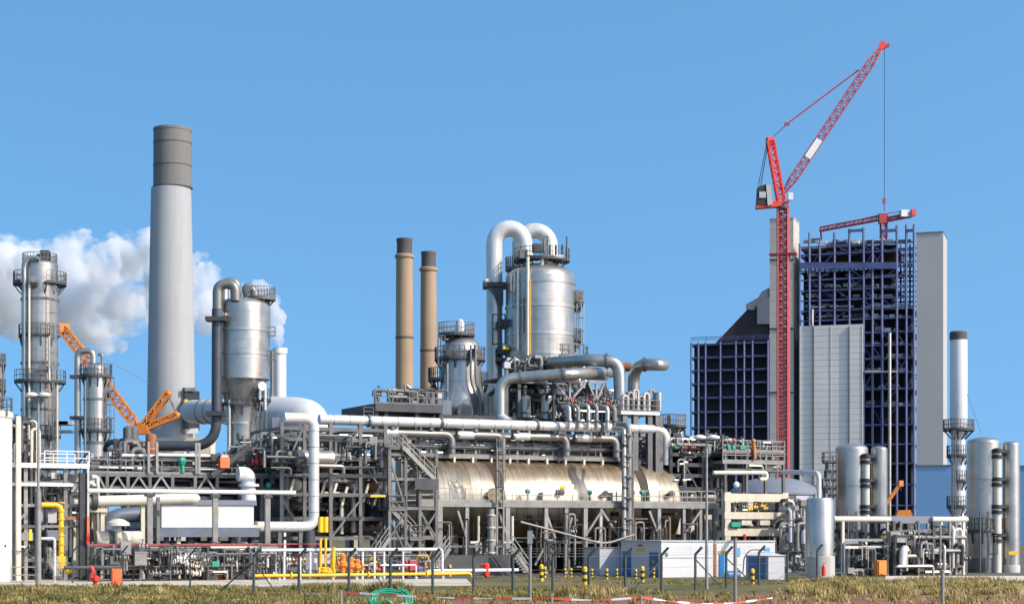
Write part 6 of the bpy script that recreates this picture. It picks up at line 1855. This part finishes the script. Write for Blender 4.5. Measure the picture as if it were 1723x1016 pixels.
def bollard_at(px, yt, yb_, label):
    p = G(px, yb_); s = p.y / FPX; h = (yb_ - yt) * s
    t = Thing('bollard', label, 'bollard', p, 'yellow and black bollards')
    r = max(.10, h * .14); n = 5
    for k in range(n):
        t.add('stripe', MB().lathe(p + UP * (h * k / n), [(r, 0), (r, h / n)], 12), 'yellow' if k % 2 == 0 else 'black')
    t.add('cap', MB().lathe(p + UP * h, [(r, 0), (r * .7, r * .5), (.01, r * .7)], 12), 'yellow')
for px, yt, yb_, lab in ((911, 951, 977, 'striped bollard at the foot of the pale open stair'), (917, 954, 971, 'striped bollard just behind the one at the pale stair foot'), (951, 956, 970, 'striped bollard alone under the sagging pale pipe'),
        (961, 956, 970, 'striped bollard under the sagging pipe, second from the pale stair'), (984, 955, 984, 'biggest striped bollard, standing forward on the dry grass'), (996, 957, 971, 'striped bollard just behind the biggest one'),
        (1021, 957, 974, 'striped bollard before the low grey annex'), (1038, 957, 971, 'striped bollard at the corner of the low grey annex'), (1052, 956, 970, 'striped bollard in front of the first blue door of the shaded shed end'),
        (1070, 958, 973, 'striped bollard below the yellow sign of the shaded shed end'), (1081, 954, 979, 'large striped bollard between the two blue doors'), (1100, 955, 971, 'striped bollard in front of the second blue door of the shaded shed end'),
        (1266, 958, 984, 'striped bollard beside the small pale kiosk'), (757, 951, 969, 'striped marker post on the bend of the yellow ground pipe')):
    bollard_at(px, yt, yb_, lab)

p = G(818, 972)
t = Thing('fire_monitor', 'red hooded fire monitor standing at the end of the yellow pipe', 'hydrant', p)
t.add('hood', MB().lathe(p + UP * .15, [(.22, 0), (.28, .2), (.26, .75), (.3, .95), (.16, 1.1), (.02, 1.12)], 14), 'red_bright')
t.add('foot', MB().tube([p, p + UP * .2], .12, 10), 'steel_dark')
t.add('nozzle', MB().tube([p + UP * 1.0, p + UP * 1.12 + Vector((-.42, 0, 0))], .11, 8), 'red_bright')
p = G(160, 987)
t = Thing('hydrant', 'red hydrant bend rising from the concrete path', 'hydrant', p)
t.add('pipe', MB().tube([p, p + UP * .3, p + Vector((-.1, 0, .5)), p + Vector((-.3, 0, .7)), p + Vector((-.12, 0, 1.1)), p + Vector((-.28, 0, 1.4))], .13, 10, .12), 'red_bright')
t.add('outlet', MB().lathe(p + UP * .55 + Vector((.1, -.1, 0)), [(.22, -.15), (.26, -.05), (.26, .05), (.15, .2)], 12, Vector((.4, -1, 0))), 'red_bright')
t.add('flange', MB().lathe(p + UP * .12, [(.13, 0), (.24, 0), (.24, .06), (.13, .06)], 12), 'red_bright')
p = G(392, 977)
t = Thing('hydrant', 'small dark red hydrant among the pale valves beside the orange box', 'hydrant', p)
t.add('pipe', MB().tube([p, p + UP * .35, p + UP * .5 + Vector((-.4, 0, .25))], .1, 8, .1), 'red_bright')
t.add('outlet', MB().lathe(p + UP * .3, [(.1, -.25), (.16, -.2), (.16, .2), (.1, .25)], 10, Vector((1, 0, 0))), 'red')
def cabinet(px, yt, yb_, w, label, m='orange_red'):
    p = G(px, yb_); s = p.y / FPX; h = (yb_ - yt) * s
    t = Thing('hose_cabinet', label, 'cabinet', p, 'orange hose cabinets')
    t.add('body', MB().box(p + UP * (h * .54), (w, .5, h * .92), .35), m)
    t.add('door_panel', MB().box(p + UP * (h * .54) + Vector((.09, -.24, 0)), (w * .82, .04, h * .8), .35), m)
    t.add('foot', MB().box(p + UP * .04, (w * .9, .4, .08), .35), 'concrete')
cabinet(196, 956, 988, .66, 'vermilion hose cabinet on the concrete path beside a fence post')
cabinet(374, 956, 975, .6, 'smaller vermilion hose cabinet among the pale valves', 'orange_red')
p = G(683, 972)
t = Thing('hydrant', 'red upright hydrant drum among the white portals', 'hydrant', p + UP * 0)
t.add('barrel', MB().lathe(p + UP * .1, [(.16, 0), (.2, .05), (.2, 1.1), (.26, 1.15), (.26, 1.3), (.05, 1.4)], 14), 'red_bright')
t.add('foot', MB().tube([p, p + UP * .12], .12, 8), 'steel_dark')

# ================================================================== FENCE
t = Thing('perimeter_fence', 'wire fence on dark green posts with cranked tops', 'fence', G(427, 1003))
posts = [(-30, 978), (40, 980), (122, 983), (205, 985.5), (320, 995), (427, 1003), (503, 1003), (587, 1003), (657, 1003), (728, 1003), (797, 1003), (863, 1003), (930, 1002), (991, 1000), (1052, 998), (1113, 996), (1170, 992.5), (1222, 988.5), (1277, 984), (1325, 980), (1375, 975)]
tops = []
for i, (px, py) in enumerate(posts):
    p = G(px, py)
    near = 427 <= px
    h = 2.32
    b = p + UP * h
    t.add('post', MB().tube([p, b, b + Vector((.42, -.1, .48))], .085 if near else .06, 8, .05), 'fence_post')
    tops.append((p, b))
for (p, b), (p2, b2) in zip(tops, tops[1:]):
    mb = MB()
    for f in (1.0, .66, .34, .03):
        mb.beam(p.lerp(b, f), p2.lerp(b2, f), .022 if f == 1 else .014)
    for e in (.35, .7, 1.0):
        o_ = Vector((.42, -.1, .48)) * e
        mb.beam(b + o_, b2 + o_, .012)
    t.add('wire_mesh', mb, 'wire')
for i, sg in ((5, -1), (5, 1), (15, -1), (16, 1), (17, 1)):
    p, b = tops[i]; q, _ = tops[i + sg]
    t.add('stay', MB().beam(b - UP * .3, p.lerp(q, .55 if i == 5 else .85) + UP * .05, .06), 'fence_post')
# low railing on the far side of the yard, along the path
t = Thing('yard_railing', 'low thin grey railing along the pipes on the concrete path', 'railing', G(200, 977))
for x0, x1 in ((-30, 108), (108, 300), (300, 470)):
    t.add('guard_railing', MB().rails([G(x0, 976.5), G(x1, 976.3)], 1.0, 2.2, .025), 'galv')

# ================================================================== FOREGROUND: hose, stakes, tape
p = G(658, 1024)
t = Thing('hose_coil', 'loose coil of bright green hose lying in the grass', 'hose', p)
g = random.Random(4)
mb = MB(); pts = []
for i in range(0, 150):
    a_ = i * .22; rr = 1.05 - .12 * math.sin(a_ * .31) - i * .0015
    pts.append(p + Vector((math.cos(a_) * rr, math.sin(a_) * rr * .3 + .05 * math.sin(i * .4), .42 + math.sin(a_) * .42 * (1 - .25 * math.cos(i * .05)) + .02 * (i % 7))))
mb.tube(pts, .033, 6)
t.add('coil', mb, 'hose_green')
pts = [p + Vector((-.6 + .012 * i * i * .1 + .1 * i, -.2, .25 + .25 * math.sin(i * .5))) for i in range(12)]
t.add('loose_end', MB().tube(pts, .033, 6), 'hose_green')
stakes = []
for px, yt, yb_, lab in ((574, 992, 1030, 'wooden stake holding barrier tape near the green hose'), (928, 1003, 1034, 'wooden stake at the middle of the barrier tape'), (1079, 1001, 1034, 'wooden stake where the barrier tape dips to the red soil')):
    p = G(px, yb_); s = p.y / FPX; h = (yb_ - yt) * s
    st = single('wooden_stake', MB().tube([p, p + UP * h], .055, 9), 'wood', lab, 'stake', p)
    stakes.append(p + UP * (h - .08))
def tape(p, q, label, sag=.25, m0=0):
    t = Thing('barrier_tape', label, 'tape', (p + q) / 2, 'red and white barrier tape')
    n = max(4, int((q - p).length / .45))
    pp = [p.lerp(q, i / n) - UP * (sag * math.sin(math.pi * i / n)) for i in range(n + 1)]
    for i in range(n):
        a_, b_ = pp[i], pp[i + 1]; w0 = .035 + .02 * math.sin(i * 1.1); w1 = .035 + .02 * math.sin((i + 1) * 1.1)
        mb = MB().prism([a_ - UP * w0, b_ - UP * w1, b_ + UP * w1, a_ + UP * w0], (0, .004, 0))
        t.add('stripe', mb, 'red_tape' if (i + m0) % 4 < 2 else 'white')
mat('red_tape', (0.70, 0.10, 0.06), 0.5, 0, 0.1, 2.0)
tape(stakes[0], stakes[1], 'red and white tape from the first stake past the green hose', .12)
tape(stakes[1], stakes[2], 'red and white tape sagging between the second and third stake', .1)
tape(stakes[2], G(1300, 1022) + UP * .5, 'red and white tape running on beyond the third stake', .3)
